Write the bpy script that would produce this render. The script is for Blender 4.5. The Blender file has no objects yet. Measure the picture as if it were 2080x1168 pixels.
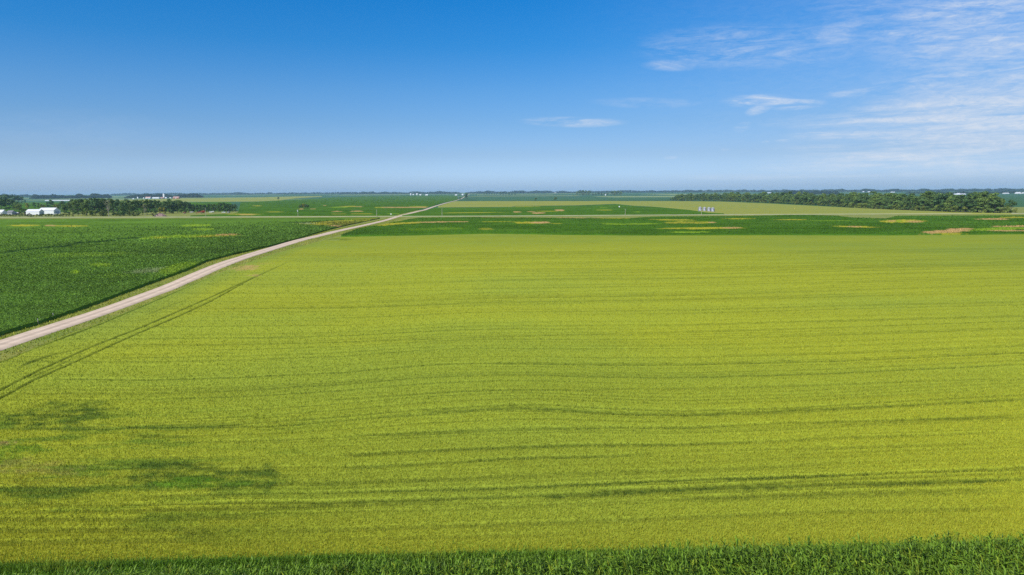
import bpy, math, random
import numpy as np
from mathutils import Matrix, Vector

# ------------------------------------------------------------------ camera, sky, sun, exposure
S = bpy.context.scene
COL = S.collection
rng = np.random.default_rng(7)
random.seed(7)

CAM_H = 28.0
FPX = 1387.0                       # focal length in pixels of a 2080 px wide picture
PITCH = math.atan(194 / FPX)
ROLL = 0.0055
FW = np.array([0, math.cos(PITCH), -math.sin(PITCH)])
R0 = np.array([1.0, 0, 0])
U0 = np.array([0, math.sin(PITCH), math.cos(PITCH)])
UP = U0 * math.cos(ROLL) + R0 * math.sin(ROLL)
RT = R0 * math.cos(ROLL) - U0 * math.sin(ROLL)

cam_data = bpy.data.cameras.new('camera')
cam = bpy.data.objects.new('camera', cam_data)
COL.objects.link(cam)
cam_data.sensor_width = 36.0
cam_data.lens = 36.0 * FPX / 2080
cam_data.clip_start = 0.5
cam_data.clip_end = 60000
m = Matrix.Identity(4)
for i in range(3):
    m[i][0], m[i][1], m[i][2] = RT[i], UP[i], -FW[i]
m[2][3] = CAM_H
cam.matrix_world = m
S.camera = cam

SUN_EL = math.radians(42)
SUN_ROT = math.radians(226)        # behind the camera and to its left
sun_dir = Vector((math.sin(SUN_ROT) * math.cos(SUN_EL), math.cos(SUN_ROT) * math.cos(SUN_EL), math.sin(SUN_EL)))
sd = bpy.data.lights.new('sun', 'SUN')
sd.energy = 4.0
sd.angle = math.radians(0.5)
sd.color = (1.0, 0.955, 0.88)
sun = bpy.data.objects.new('sun', sd)
COL.objects.link(sun)
sun.rotation_euler = sun_dir.to_track_quat('Z', 'Y').to_euler()
sun.location = (-200, -200, 400)

S.view_settings.view_transform = 'Standard'
S.view_settings.look = 'None'
S.view_settings.exposure = 0.4
S.view_settings.gamma = 1.0
S.cycles.use_denoising = False
S.cycles.max_bounces = 6
S.cycles.diffuse_bounces = 2
S.cycles.volume_bounces = 1
S.cycles.transparent_max_bounces = 8


class NT:
    """small helper around a node tree"""
    def __init__(self, tree):
        self.t = tree

    def n(self, kind, **kw):
        nd = self.t.nodes.new(kind)
        for k, v in kw.items():
            setattr(nd, k, v)
        return nd

    def link(self, a, b):
        self.t.links.new(a, b)

    def put(self, sock, v):
        if hasattr(v, 'is_output'):
            self.link(v, sock)
        else:
            sock.default_value = v

    def math(self, op, a, b=0.0, c=0.0, clamp=False):
        nd = self.n('ShaderNodeMath', operation=op, use_clamp=clamp)
        self.put(nd.inputs[0], a)
        self.put(nd.inputs[1], b)
        self.put(nd.inputs[2], c)
        return nd.outputs[0]

    def mapr(self, v, a, b, c=0.0, d=1.0, smooth=True):
        nd = self.n('ShaderNodeMapRange')
        nd.interpolation_type = 'SMOOTHSTEP' if smooth else 'LINEAR'
        self.put(nd.inputs[0], v)
        for i, q in zip((1, 2, 3, 4), (a, b, c, d)):
            nd.inputs[i].default_value = q
        return nd.outputs[0]

    def mix(self, f, a, b, mode='MIX'):
        nd = self.n('ShaderNodeMix', data_type='RGBA', blend_type=mode)
        self.put(nd.inputs[0], f)
        for i, v in ((6, a), (7, b)):
            if isinstance(v, tuple) and len(v) == 3:
                v = v + (1,)
            self.put(nd.inputs[i], v)
        return nd.outputs[2]

    def noise(self, vec, scale, detail=3, rough=0.55, dist=0.0):
        nd = self.n('ShaderNodeTexNoise')
        self.link(vec, nd.inputs['Vector'])
        nd.inputs['Scale'].default_value = scale
        nd.inputs['Detail'].default_value = detail
        nd.inputs['Roughness'].default_value = rough
        nd.inputs['Distortion'].default_value = dist
        return nd.outputs['Fac']

    def vec(self, x, y, z=0.0):
        nd = self.n('ShaderNodeCombineXYZ')
        for i, v in enumerate((x, y, z)):
            self.put(nd.inputs[i], v)
        return nd.outputs[0]

    def ramp(self, f, stops):
        nd = self.n('ShaderNodeValToRGB')
        cr = nd.color_ramp
        while len(cr.elements) < len(stops):
            cr.elements.new(0.5)
        for e, (p, c) in zip(cr.elements, stops):
            e.position = p
            e.color = tuple(c) + ((1,) if len(c) == 3 else ())
        self.link(f, nd.inputs[0])
        return nd.outputs[0]


world = bpy.data.worlds.new('World')
S.world = world
world.use_nodes = True
W = NT(world.node_tree)
bg = world.node_tree.nodes['Background']
sky = W.n('ShaderNodeTexSky', sky_type='NISHITA', sun_disc=False)
sky.sun_elevation = SUN_EL
sky.sun_rotation = SUN_ROT
sky.altitude = 300
sky.air_density, sky.dust_density, sky.ozone_density = 1.0, 1.0, 1.0
SKY_STRENGTH = 0.076
bg.inputs[1].default_value = SKY_STRENGTH
geo = W.n('ShaderNodeTexCoord')
sep = W.n('ShaderNodeSeparateXYZ')
W.link(geo.outputs['Generated'], sep.inputs[0])
dx, dy, dz = sep.outputs
el = W.math('ARCSINE', dz)                                  # radians
eld = W.math('MULTIPLY', el, 57.2958)
az = W.math('MULTIPLY', W.math('ARCTAN2', dx, dy), 57.2958)  # 0 ahead, + to the right
# air colour: a deep, clear summer blue overhead that pales toward the horizon
tint = W.ramp(W.mapr(eld, 0, 90, 0, 1, smooth=False), [
    (0.0, (0.80, 1.18, 2.15)), (1.3 / 90, (0.82, 1.18, 2.08)), (3.0 / 90, (0.64, 0.89, 1.46)), (5.5 / 90, (0.49, 0.81, 1.29)),
    (8.0 / 90, (0.37, 0.79, 1.29)), (11.5 / 90, (0.15, 0.725, 1.31)), (16 / 90, (0.05, 0.71, 1.38)), (40 / 90, (0.12, 0.62, 1.25)), (1.0, (0.4, 0.8, 1.2))])
air = W.mix(1.0, sky.outputs[0], tint, 'MULTIPLY')
hz_k = W.math('SUBTRACT', 1.0, W.math('MULTIPLY', W.mapr(az, -10, 40, 0.0, 0.24), W.mapr(eld, 0, 14, 1.0, 0.0)))
air = W.mix(1.0, air, W.vec(hz_k, hz_k, hz_k), 'MULTIPLY')

# thin cirrus in the right half of the sky
def cloud_layer(azs, els, tilt, scale, lo, hi, dist=0.6, detail=5, rough=0.6):
    u = W.math('ADD', W.math('MULTIPLY', az, azs), W.math('MULTIPLY', eld, tilt * azs))
    v = W.math('ADD', W.math('MULTIPLY', eld, els), W.math('MULTIPLY', az, -tilt * 0.35))
    return W.mapr(W.noise(W.vec(u, v, 3.7), scale, detail, rough, dist), lo, hi)


def blob(a0, e0, wa, we, tilt=0.0):
    """soft elliptical patch of sky, centre and half sizes in degrees"""
    da = W.math('SUBTRACT', az, a0)
    de = W.math('SUBTRACT', W.math('SUBTRACT', eld, e0), W.math('MULTIPLY', da, tilt))
    q = W.math('ADD', W.math('POWER', W.math('ABSOLUTE', W.math('DIVIDE', da, wa)), 2.0),
               W.math('POWER', W.math('ABSOLUTE', W.math('DIVIDE', de, we)), 2.0))
    return W.mapr(q, 0.0, 1.0, 1.0, 0.0)


def px_az(x, y):
    d = FW * FPX + RT * (x - 1040) - UP * (y - 584)
    return math.degrees(math.atan2(d[0], d[1])), math.degrees(math.asin(d[2] / np.linalg.norm(d)))


def blob_px(x, y, hw, hh, tilt=0.0):
    a, e = px_az(x, y)
    a1, _ = px_az(x + hw, y)
    _, e1 = px_az(x, y - hh)
    return blob(a, e, abs(a1 - a), abs(e1 - e), tilt)


streak = cloud_layer(0.16, 0.75, 0.10, 1.0, 0.30, 0.62)
fine = cloud_layer(0.10, 1.7, 0.06, 1.0, 0.30, 0.70, 0.5, 7, 0.62)
wisp = cloud_layer(0.22, 0.60, -0.20, 1.0, 0.26, 0.66, 0.8)
wisp2 = cloud_layer(0.16, 1.0, -0.10, 1.0, 0.34, 0.72, 1.6, 8, 0.66)
cover = None


def add_cover(v):
    global cover
    cover = v if cover is None else W.math('SUBTRACT', W.math('ADD', cover, v), W.math('MULTIPLY', cover, v))


for (x, y, hw, hh, tl, tex, k) in [
        (2080, 40, 460, 130, 0.05, wisp2, 0.7), (2000, 60, 330, 90, 0.05, streak, 0.3), (1850, 20, 260, 90, -0.05, wisp2, 0.35),
        (1520, 95, 290, 55, -0.06, wisp2, 0.45), (1370, 132, 75, 15, -0.03, wisp, 0.5), (1700, 70, 60, 30, 0.1, wisp, 0.4),
        (1980, 165, 340, 45, 0.03, wisp2, 0.6), (2080, 190, 280, 45, 0.02, streak, 0.6),
        (1850, 215, 150, 10, 0.0, streak, 1.0), (2060, 200, 130, 12, 0.02, streak, 0.7), (2000, 165, 200, 14, 0.03, streak, 0.5), (1975, 235, 380, 75, 0.0, fine, 0.95), (1900, 285, 460, 70, 0.0, fine, 0.85), (1700, 245, 200, 18, 0.0, fine, 0.5), (1760, 185, 110, 14, 0.04, wisp2, 0.5),
        (1540, 205, 90, 16, -0.01, wisp2, 0.9), (1610, 212, 75, 14, 0.0, wisp2, 0.9), (1542, 222, 34, 13, 0.25, wisp, 0.6),
        (1505, 260, 24, 14, 0.35, wisp2, 0.35), (1165, 248, 125, 13, -0.03, wisp2, 0.7), (1320, 210, 140, 14, -0.06, streak, 0.3),
        (1655, 273, 70, 6, 0.0, wisp2, 0.8), (1590, 286, 20, 4, 0.0, wisp2, 0.7), (1555, 288, 12, 3, 0.0, wisp2, 0.6),
        (1755, 277, 18, 3, 0.0, wisp, 0.5), (1362, 320, 20, 5, 0.0, wisp2, 0.45), (1475, 303, 14, 4, 0.0, wisp2, 0.4),
        (1900, 330, 600, 40, 0.0, fine, 0.5), (1550, 358, 260, 10, 0.0, fine, 0.3), (2400, 150, 500, 180, 0.0, wisp2, 0.6),
        (150, 270, 260, 60, 0.03, streak, 0.06)]:
    add_cover(W.math('MULTIPLY', W.math('MULTIPLY', blob_px(x, y, hw, hh, tl), tex), k))
milk = W.math('MULTIPLY', W.mapr(az, 0, 42), W.mapr(eld, 0, 9, 0.16, 0.24))
add_cover(milk)
cloud_col = tuple(c / SKY_STRENGTH for c in (0.53, 0.575, 0.65))
veil = W.noise(W.vec(W.math('MULTIPLY', az, 0.9), W.math('MULTIPLY', eld, 3.2), 1.3), 1.0, 8, 0.72, 0.8)
cover = W.math('MULTIPLY', cover, W.mapr(veil, 0.25, 0.75, 0.45, 1.05))
W.link(W.mix(cover, air, cloud_col), bg.inputs[0])

# ------------------------------------------------------------------ terrain
def vnoise(x, y, seed=0):
    x = np.asarray(x, float)
    y = np.asarray(y, float)
    xi, yi = np.floor(x).astype(np.int64), np.floor(y).astype(np.int64)
    fx, fy = x - xi, y - yi
    fx, fy = fx * fx * (3 - 2 * fx), fy * fy * (3 - 2 * fy)

    def h(a, b):
        q = (a * 374761393 + b * 668265263 + seed * 1442695041) & 0x7fffffff
        q = ((q ^ (q >> 13)) * 1274126177) & 0x7fffffff
        q = ((q ^ (q >> 16)) * 69069) & 0x7fffffff
        return ((q >> 7) & 0xffff) / 65535.0
    return (h(xi, yi) * (1 - fx) + h(xi + 1, yi) * fx) * (1 - fy) + (h(xi, yi + 1) * (1 - fx) + h(xi + 1, yi + 1) * fx) * fy


def fbm(x, y, seed=0, oct=4):
    s, a, t = 0.0, 1.0, 0.0
    for k in range(oct):
        s = s + a * vnoise(x * 2 ** k, y * 2 ** k, seed + k * 17)
        t += a
        a *= 0.55
    return s / t


_py = np.arange(-400, 18001, 10.0)
_pz = np.interp(_py, [-400, 60, 128, 165, 202, 242, 300, 350, 437, 560, 690, 800, 1050, 1200, 1480, 2050, 2700, 3900, 6000, 9000, 13000, 18000],
                [-1, -1.0, -0.9, -0.5, 0.5, 3.0, 3.7, 3.9, 3.3, 1.8, 0.6, 0.7, -0.8, -2.2, -1.8, -2.6, -5.0, -7.5, -2.0, 8, 18, 20])
for _ in range(3):
    _pz = np.convolve(np.pad(_pz, 1, mode='edge'), [0.25, 0.5, 0.25], 'valid')


def terr(x, y):
    x = np.asarray(x, float)
    y = np.asarray(y, float)
    z = np.interp(y, _py, _pz)
    near = np.clip((y - 40) / 60, 0, 1) * np.clip((700 - y) / 300, 0, 1)
    z = z + near * 0.5 * (vnoise(x / 55 + 9.3, y / 45 + 2.1, 5) - 0.5)
    far = np.clip((y - 900) / 1500, 0, 1)
    z = z + far * 3.0 * (vnoise(x / 700 + 3.3, y / 600, 8) - 0.5)
    z = z + 0.8 * np.exp(-((x - 1.0) / 15) ** 2 - ((y - 92) / 12) ** 2)
    return z


def p2w(px, py, off=0.0):
    """ground point (plus off metres) that a picture point looks at"""
    px, py = np.broadcast_arrays(np.asarray(px, float), np.asarray(py, float))
    d = FW * FPX + RT * (px[..., None] - 1040) - UP * (py[..., None] - 584)
    dzn = np.minimum(d[..., 2], -1.2 / 1.0)
    z = np.zeros(px.shape)
    for _ in range(40):
        t = np.minimum((CAM_H - z - off) / -dzn, 16000 / d[..., 1])
        z = 0.4 * z + 0.6 * terr(t * d[..., 0], t * d[..., 1])
    return t * d[..., 0], t * d[..., 1], z


def at(px, py):
    x, y, z = p2w(px, py)
    s = math.hypot(float(x), float(y)) / FPX
    return float(x), float(y), float(z), float(y) / FPX * 0.99


# ------------------------------------------------------------------ object helpers
def tag(o, label=None, cat=None, group=None, kind=None):
    for k, v in (('label', label), ('category', cat), ('group', group), ('kind', kind)):
        if v:
            o[k] = v
    return o


def mesh_np(name, verts, faces, col=None, mat=None, parent=None, smooth=False):
    """verts (n,3); faces (m,4) or (m,3); col (n,3) colour per vertex"""
    me = bpy.data.meshes.new(name)
    verts = np.asarray(verts, np.float32)
    faces = np.asarray(faces, np.int32)
    k = faces.shape[1]
    me.vertices.add(len(verts))
    me.vertices.foreach_set('co', verts.ravel())
    me.loops.add(faces.size)
    me.loops.foreach_set('vertex_index', faces.ravel())
    me.polygons.add(len(faces))
    me.polygons.foreach_set('loop_start', np.arange(0, faces.size, k, dtype=np.int32))
    me.polygons.foreach_set('loop_total', np.full(len(faces), k, np.int32))
    me.polygons.foreach_set('use_smooth', np.full(len(faces), smooth, bool))
    if col is not None:
        at_ = me.attributes.new('crop_colour', 'FLOAT_COLOR', 'POINT')
        c4 = np.ones((len(verts), 4), np.float32)
        c4[:, :3] = col
        at_.data.foreach_set('color', c4.ravel())
    me.update()
    me.validate()
    if mat:
        me.materials.append(mat)
    o = bpy.data.objects.new(name, me)
    COL.objects.link(o)
    if parent:
        o.parent = parent
    return o


class MB:
    """collects boxes, tubes and prisms into one mesh"""
    def __init__(self):
        self.v, self.f = [], []

    def add(self, vs, fs):
        b = len(self.v)
        self.v += [tuple(q) for q in vs]
        self.f += [tuple(i + b for i in g) for g in fs]
        return self

    def box(self, x0, x1, y0, y1, z0, z1):
        return self.add([(x0, y0, z0), (x1, y0, z0), (x1, y1, z0), (x0, y1, z0), (x0, y0, z1), (x1, y0, z1), (x1, y1, z1), (x0, y1, z1)],
                        [(0, 3, 2, 1), (4, 5, 6, 7), (0, 1, 5, 4), (1, 2, 6, 5), (2, 3, 7, 6), (3, 0, 4, 7)])

    def prism(self, pts, y0, y1):
        """pts: outline in x, z; pulled along y"""
        n = len(pts)
        self.add([(x, y0, z) for x, z in pts] + [(x, y1, z) for x, z in pts],
                 [tuple(range(n)), tuple(range(2 * n - 1, n - 1, -1))] + [(i, i + n, (i + 1) % n + n, (i + 1) % n) for i in range(n)])
        return self

    def tube(self, p, q, r0, r1, n=8):
        p, q = Vector(p), Vector(q)
        a = (q - p).normalized()
        u = a.orthogonal().normalized()
        w = a.cross(u)
        vs = []
        for c, r in ((p, r0), (q, r1)):
            for k in range(n):
                t = 2 * math.pi * k / n
                vs.append(c + (u * math.cos(t) + w * math.sin(t)) * r)
        self.add(vs, [(k, (k + 1) % n, (k + 1) % n + n, k + n) for k in range(n)] + [tuple(range(n - 1, -1, -1)), tuple(range(n, 2 * n))])
        return self

    def lathe(self, prof, n=20):
        vs, fs = [], []
        for r, z in prof:
            for k in range(n):
                t = 2 * math.pi * k / n
                vs.append((r * math.cos(t), r * math.sin(t), z))
        for j in range(len(prof) - 1):
            for k in range(n):
                fs.append((j * n + k, j * n + (k + 1) % n, (j + 1) * n + (k + 1) % n, (j + 1) * n + k))
        fs.append(tuple(range((len(prof) - 1) * n, len(prof) * n)))
        return self.add(vs, fs)

    def build(self, name, mat, parent=None, smooth=False):
        me = bpy.data.meshes.new(name)
        me.from_pydata(self.v, [], self.f)
        for p in me.polygons:
            p.use_smooth = smooth
        me.update()
        me.materials.append(mat)
        o = bpy.data.objects.new(name, me)
        COL.objects.link(o)
        if parent:
            o.parent = parent
        return o


def empty(name, label, cat, loc=(0, 0, 0), rz=0.0, group=None):
    o = bpy.data.objects.new(name, None)
    o.empty_display_size = 0.5
    COL.objects.link(o)
    o.location = loc
    o.rotation_euler = (0, 0, rz)
    return tag(o, label, cat, group)


def copy_tree(o, parent=None):
    kids = list(o.children)
    c = o.copy()
    COL.objects.link(c)
    if parent:
        c.parent = parent
    for k in kids:
        copy_tree(k, c)
    return c


# ------------------------------------------------------------------ materials
def mat_new(name):
    mt = bpy.data.materials.new(name)
    mt.use_nodes = True
    t = NT(mt.node_tree)
    b = mt.node_tree.nodes['Principled BSDF']
    b.inputs['Roughness'].default_value = 0.8
    b.inputs['Specular IOR Level'].default_value = 0.2
    return mt, t, b


def world_pos(t):
    return t.n('ShaderNodeNewGeometry').outputs['Position']


def paint(name, col, rough=0.6, var=0.12, scale=0.6, metal=0.0, rib=None):
    mt, t, b = mat_new(name)
    tc = t.n('ShaderNodeTexCoord').outputs['Object']
    n = t.noise(tc, scale, 4, 0.6)
    dark = tuple(c * (1 - var * 2) for c in col)
    c = t.mix(t.mapr(n, 0.3, 0.7), dark, col)
    t.link(c, b.inputs['Base Color'])
    b.inputs['Roughness'].default_value = rough
    b.inputs['Metallic'].default_value = metal
    if rib:
        wv = t.n('ShaderNodeTexWave', bands_direction=rib[0])
        t.link(tc, wv.inputs['Vector'])
        wv.inputs['Scale'].default_value = rib[1]
        bp = t.n('ShaderNodeBump')
        bp.inputs['Strength'].default_value = 0.4
        bp.inputs['Distance'].default_value = 0.05
        t.link(wv.outputs['Fac'], bp.inputs['Height'])
        t.link(bp.outputs[0], b.inputs['Normal'])
    return mt


def crop_mat(name, fine_scale, contrast, bump=0.0, bump_scale=3.0):
    mt, t, b = mat_new(name)
    a = t.n('ShaderNodeAttribute', attribute_name='crop_colour')
    pos = world_pos(t)
    n = t.noise(pos, fine_scale, 4, 0.65)
    k = t.mapr(n, 0.3, 0.7, 1 - contrast, 1 + contrast, smooth=False)
    c = t.mix(1.0, a.outputs['Color'], t.vec(k, k, k), 'MULTIPLY')
    t.link(c, b.inputs['Base Color'])
    b.inputs['Specular IOR Level'].default_value = 0.0
    b.inputs['Roughness'].default_value = 0.9
    if bump:
        bp = t.n('ShaderNodeBump')
        bp.inputs['Strength'].default_value = 1.0
        bp.inputs['Distance'].default_value = bump
        t.link(t.noise(pos, bump_scale, 3, 0.6), bp.inputs['Height'])
        t.link(bp.outputs[0], b.inputs['Normal'])
    return mt


def blade_mat(name, trans=0.25, spec=0.2, rough=0.7):
    mt, t, b = mat_new(name)
    a = t.n('ShaderNodeAttribute', attribute_name='crop_colour')
    t.link(a.outputs['Color'], b.inputs['Base Color'])
    b.inputs['Roughness'].default_value = rough
    b.inputs['Specular IOR Level'].default_value = spec
    tr = t.n('ShaderNodeBsdfTranslucent')
    t.link(a.outputs['Color'], tr.inputs[0])
    mx = t.n('ShaderNodeMixShader')
    mx.inputs[0].default_value = trans
    t.link(b.outputs[0], mx.inputs[1])
    t.link(tr.outputs[0], mx.inputs[2])
    t.link(mx.outputs[0], mt.node_tree.nodes['Material Output'].inputs[0])
    return mt


M_WHEAT = crop_mat('wheat_canopy', 1.6, 0.10, 0.12, 2.2)
M_SOY = crop_mat('soy_canopy', 1.1, 0.22, 0.25, 1.3)
M_BLADE = blade_mat('wheat_ears', 0.3)
M_LEAF = blade_mat('soy_leaves', 0.25)
M_CORN = blade_mat('corn_leaves', 0.32, 0.22, 0.5)

# bare ground and rough grass, with a patchwork of faraway fields
M_GROUND, t, b = mat_new('ground_grass')
pos = world_pos(t)
sp = t.n('ShaderNodeSeparateXYZ')
t.link(pos, sp.inputs[0])
n1, n2 = t.noise(pos, 0.09, 4, 0.6), t.noise(pos, 0.6, 4, 0.65)
grass = t.mix(t.mapr(n1, 0.35, 0.65), (0.17, 0.21, 0.026), (0.25, 0.25, 0.04))
grass = t.mix(t.mapr(n2, 0.5, 0.8, 0, 0.6), grass, (0.36, 0.28, 0.10))
fx = t.math('FLOOR', t.math('DIVIDE', t.math('ADD', sp.outputs[0], t.math('MULTIPLY', sp.outputs[1], 0.05)), 790.0))
fy = t.math('FLOOR', t.math('DIVIDE', sp.outputs[1], 395.0))
wn = t.n('ShaderNodeTexWhiteNoise', noise_dimensions='2D')
t.link(t.vec(fx, fy), wn.inputs['Vector'])
fld = t.ramp(wn.outputs['Value'], [(0.0, (0.028, 0.085, 0.022)), (0.30, (0.035, 0.105, 0.026)), (0.55, (0.05, 0.125, 0.03)), (0.70, (0.16, 0.22, 0.06)), (0.82, (0.30, 0.33, 0.11)), (0.9, (0.035, 0.10, 0.025))])
fld.node.color_ramp.interpolation = 'CONSTANT'
fld = t.mix(t.mapr(t.noise(pos, 0.01, 3), 0.3, 0.7, 0, 0.35), fld, (0.06, 0.13, 0.03))
far = t.mapr(sp.outputs[1], 1150, 1180)
t.link(t.mix(far, grass, fld), b.inputs['Base Color'])

M_GRAVEL, t, b = mat_new('pale_gravel')
uv = t.n('ShaderNodeAttribute', attribute_name='crop_colour').outputs['Color']
pos = world_pos(t)
g = t.mix(t.mapr(t.noise(pos, 0.5, 5, 0.7), 0.3, 0.7), (0.52, 0.39, 0.275), (0.65, 0.495, 0.36))
g = t.mix(1.0, g, uv, 'MULTIPLY')
t.link(g, b.inputs['Base Color'])
b.inputs['Roughness'].default_value = 0.95

# ------------------------------------------------------------------ ground sheet
def axis(parts):
    out = []
    for a, b_, n in parts:
        out.append(np.linspace(a, b_, n, endpoint=False))
    return np.concatenate(out + [[parts[-1][1]]])


gx = np.sinh(np.linspace(-1, 1, 281) * 5.2) / math.sinh(5.2) * 16000
gy = axis([(-300, 40, 20), (40, 520, 110), (520, 1400, 110), (1400, 4000, 90), (4000, 16000, 120)])
GX, GY = np.meshgrid(gx, gy)
GZ = terr(GX, GY)


def grid_faces(nr, nc):
    i = np.arange(nr * nc).reshape(nr, nc)
    return np.stack([i[:-1, :-1], i[:-1, 1:], i[1:, 1:], i[1:, :-1]], -1).reshape(-1, 4)


g = mesh_np('ground', np.stack([GX, GY, GZ], -1).reshape(-1, 3), grid_faces(len(gy), len(gx)), mat=M_GROUND, smooth=True)
tag(g, kind='structure')


# ------------------------------------------------------------------ roads
def road_mesh(name, path, half, lift, mat, prof=None):
    """path (n,2) in metres; cross profile: (offset as a share of half, extra height, brightness)"""
    path = np.asarray(path, float)
    d = np.gradient(path, axis=0)
    d /= np.linalg.norm(d, axis=1)[:, None]
    nrm = np.stack([d[:, 1], -d[:, 0]], -1)
    prof = prof or [(-1.25, -0.12, 0.8), (-1, 0.0, 0.92), (-0.62, 0.03, 1.02), (-0.42, 0.0, 1.16), (-0.15, 0.06, 0.84), (0.15, 0.06, 0.84), (0.42, 0.0, 1.16), (0.62, 0.03, 1.02), (1, 0.0, 0.92), (1.25, -0.12, 0.8)]
    vs, cs = [], []
    for k, (p, n) in enumerate(zip(path, nrm)):
        zc = float(terr(p[0], p[1])) + lift
        for o, h, br in prof:
            w = 1 + (0.16 * (vnoise(k * 0.35, o * 3 + 50, 3) - 0.5) if abs(o) >= 1 else 0)
            q = p + n * o * half * w
            vs.append((q[0], q[1], zc + h))
            cs.append((br, br, br))
    return mesh_np(name, vs, grid_faces(len(path), len(prof)), np.array(cs), mat, smooth=True)


def main_road_x(y):
    return -92.0 - 0.0495 * y


ry = np.concatenate([np.arange(-260, 800, 4.0), np.arange(800, 3000, 15.0), np.arange(3000, 9000, 60.0)])
tag(road_mesh('gravel_road', np.stack([main_road_x(ry), ry], -1), 2.5, 0.16, M_GRAVEL), kind='structure')

cxp = np.array([(-900, 446.0), (-400, 443.6), (0, 441.5), (300, 441.2), (620, 440.4), (800, 439.6), (1000, 438.9), (1330, 436.8), (1560, 435.6), (1800, 434.7), (2080, 433.8), (2500, 431.9), (3000, 429.6)])
cx_, cy_, _ = p2w(cxp[:, 0], cxp[:, 1])
cxs = np.arange(cx_[0], cx_[-1], 6.0)
cys = np.interp(cxs, cx_, cy_)
for _ in range(8):
    cys = np.convolve(np.pad(cys, 3, mode='edge'), np.ones(7) / 7, 'valid')
M_CROSS = paint('pale_crossroad', (0.45, 0.43, 0.27), 0.95, 0.1, 0.1)
tag(road_mesh('crossroad', np.stack([cxs, cys], -1), 2.9, 0.3, M_CROSS, [(-1.4, -0.35, 1), (-1, 0, 1), (0, 0.08, 1), (1, 0, 1), (1.4, -0.35, 1)]), kind='structure')


def cross_y(x):
    return np.interp(x, cxs, cys)


# ------------------------------------------------------------------ crops
def lin(r, g_, b_):
    return np.array([((c / 255 + 0.055) / 1.055) ** 2.4 if c > 10 else c / 255 / 12.92 for c in (r, g_, b_)])


ALB = 1.0
WHEAT = np.array([0.201, 0.230, 0.025])
WHEAT_GREEN = np.array([0.166, 0.214, 0.032])
LUSH = np.array([0.075, 0.125, 0.018])
BRIGHT = np.array([0.15, 0.26, 0.02])
TAN = np.array([0.47, 0.30, 0.11])
TRACK = np.array([0.050, 0.080, 0.013])
SOY = np.array([0.098, 0.182, 0.020])
SOY_FAR = np.array([0.056, 0.130, 0.010])
YELLOW = np.array([0.37, 0.34, 0.03])
OLIVE = np.array([0.20, 0.20, 0.022])
KINDS = {'y': YELLOW, 't': TAN, 'g': np.array([0.21, 0.32, 0.02]), 'o': OLIVE, 'l': LUSH, 'b': BRIGHT, 'p': np.array([0.25, 0.30, 0.12]), 'd': np.array([0.022, 0.06, 0.012])}


def lerp(a, b_, k):
    return a + (b_ - a) * np.asarray(k)[..., None]


def patches(px, py, col, lst, wob=0.5, soft=3.0, brk=None):
    for q in lst:
        x, y, hw, hh, kind = q[:5]
        tilt = q[5] if len(q) > 5 else 0.0
        k = q[6] if len(q) > 6 else 1.0
        ddx = (px - x) / hw
        ddy = (py - y - (px - x) * tilt) / hh
        r = np.sqrt(ddx ** 2 + ddy ** 2)
        sel = r < 2.2
        if not sel.any():
            continue
        nz = fbm(px[sel] / max(4, hw * 0.22) + x, py[sel] / max(1.0, hh * 0.5) + y, 31, 4)
        a = np.clip((1.0 - (r[sel] + (nz - 0.5) * 2 * wob)) * soft + 0.2, 0, 1) * k
        if brk is not None:
            a = a * brk[sel]
        col[sel] = lerp(col[sel], KINDS[kind], a)
    return col


def crop_sheet(name, PX, PY, height, colour_fn, mat, label, cat, rough_z=0.0, leaf=None, smooth=True, edge_col=None, under=False):
    """a field of crop: canopy grid over the ground with its edges going down to the soil, plus leaves or ears that stand out of it"""
    X, Y, Z = p2w(PX, PY, height)
    col, drop = colour_fn(PX, PY, X, Y)
    dist = np.hypot(X, Y)
    nz = rough_z * (fbm(X / 1.1, Y / 1.1, 11, 3) - 0.5) * 2 if rough_z else 0.0
    sink = 0.16 * np.clip((270 - dist) / 170, 0, 1) if under else 0.0
    zc = Z + height + nz - drop - sink
    edge = np.zeros(PX.shape, bool)
    edge[0, :] = edge[-1, :] = True
    edge[:, 0] = edge[:, -1] = True
    zc = np.where(edge, Z - 0.15, zc)
    X2, Y2 = X.copy(), Y.copy()
    V = np.stack([X2, Y2, zc], -1).reshape(-1, 3)
    F = grid_faces(*PX.shape)
    if edge_col is not None:
        col = col.copy()
        col[-2:] = edge_col
        col[-3] = 0.5 * col[-4] + 0.5 * np.array(edge_col)
    cs = col
    if under:                     # shade between ears painted into the near canopy; leaves and stems also greener
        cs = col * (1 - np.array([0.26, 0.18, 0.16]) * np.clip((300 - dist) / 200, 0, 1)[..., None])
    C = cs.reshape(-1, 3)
    o = mesh_np(name, V, F, C, mat, smooth=smooth)
    tag(o, label, cat, kind='stuff')
    if leaf:
        v, f, c = leaf(X, Y, zc, col, drop, dist)
        me = mesh_np(name + '_leaves', v, f, c, leaf.mat)
        # ears and leaves are the same crop: one object
        o.data.materials.append(leaf.mat)
        bm_join(o, me)
    return o


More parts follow.
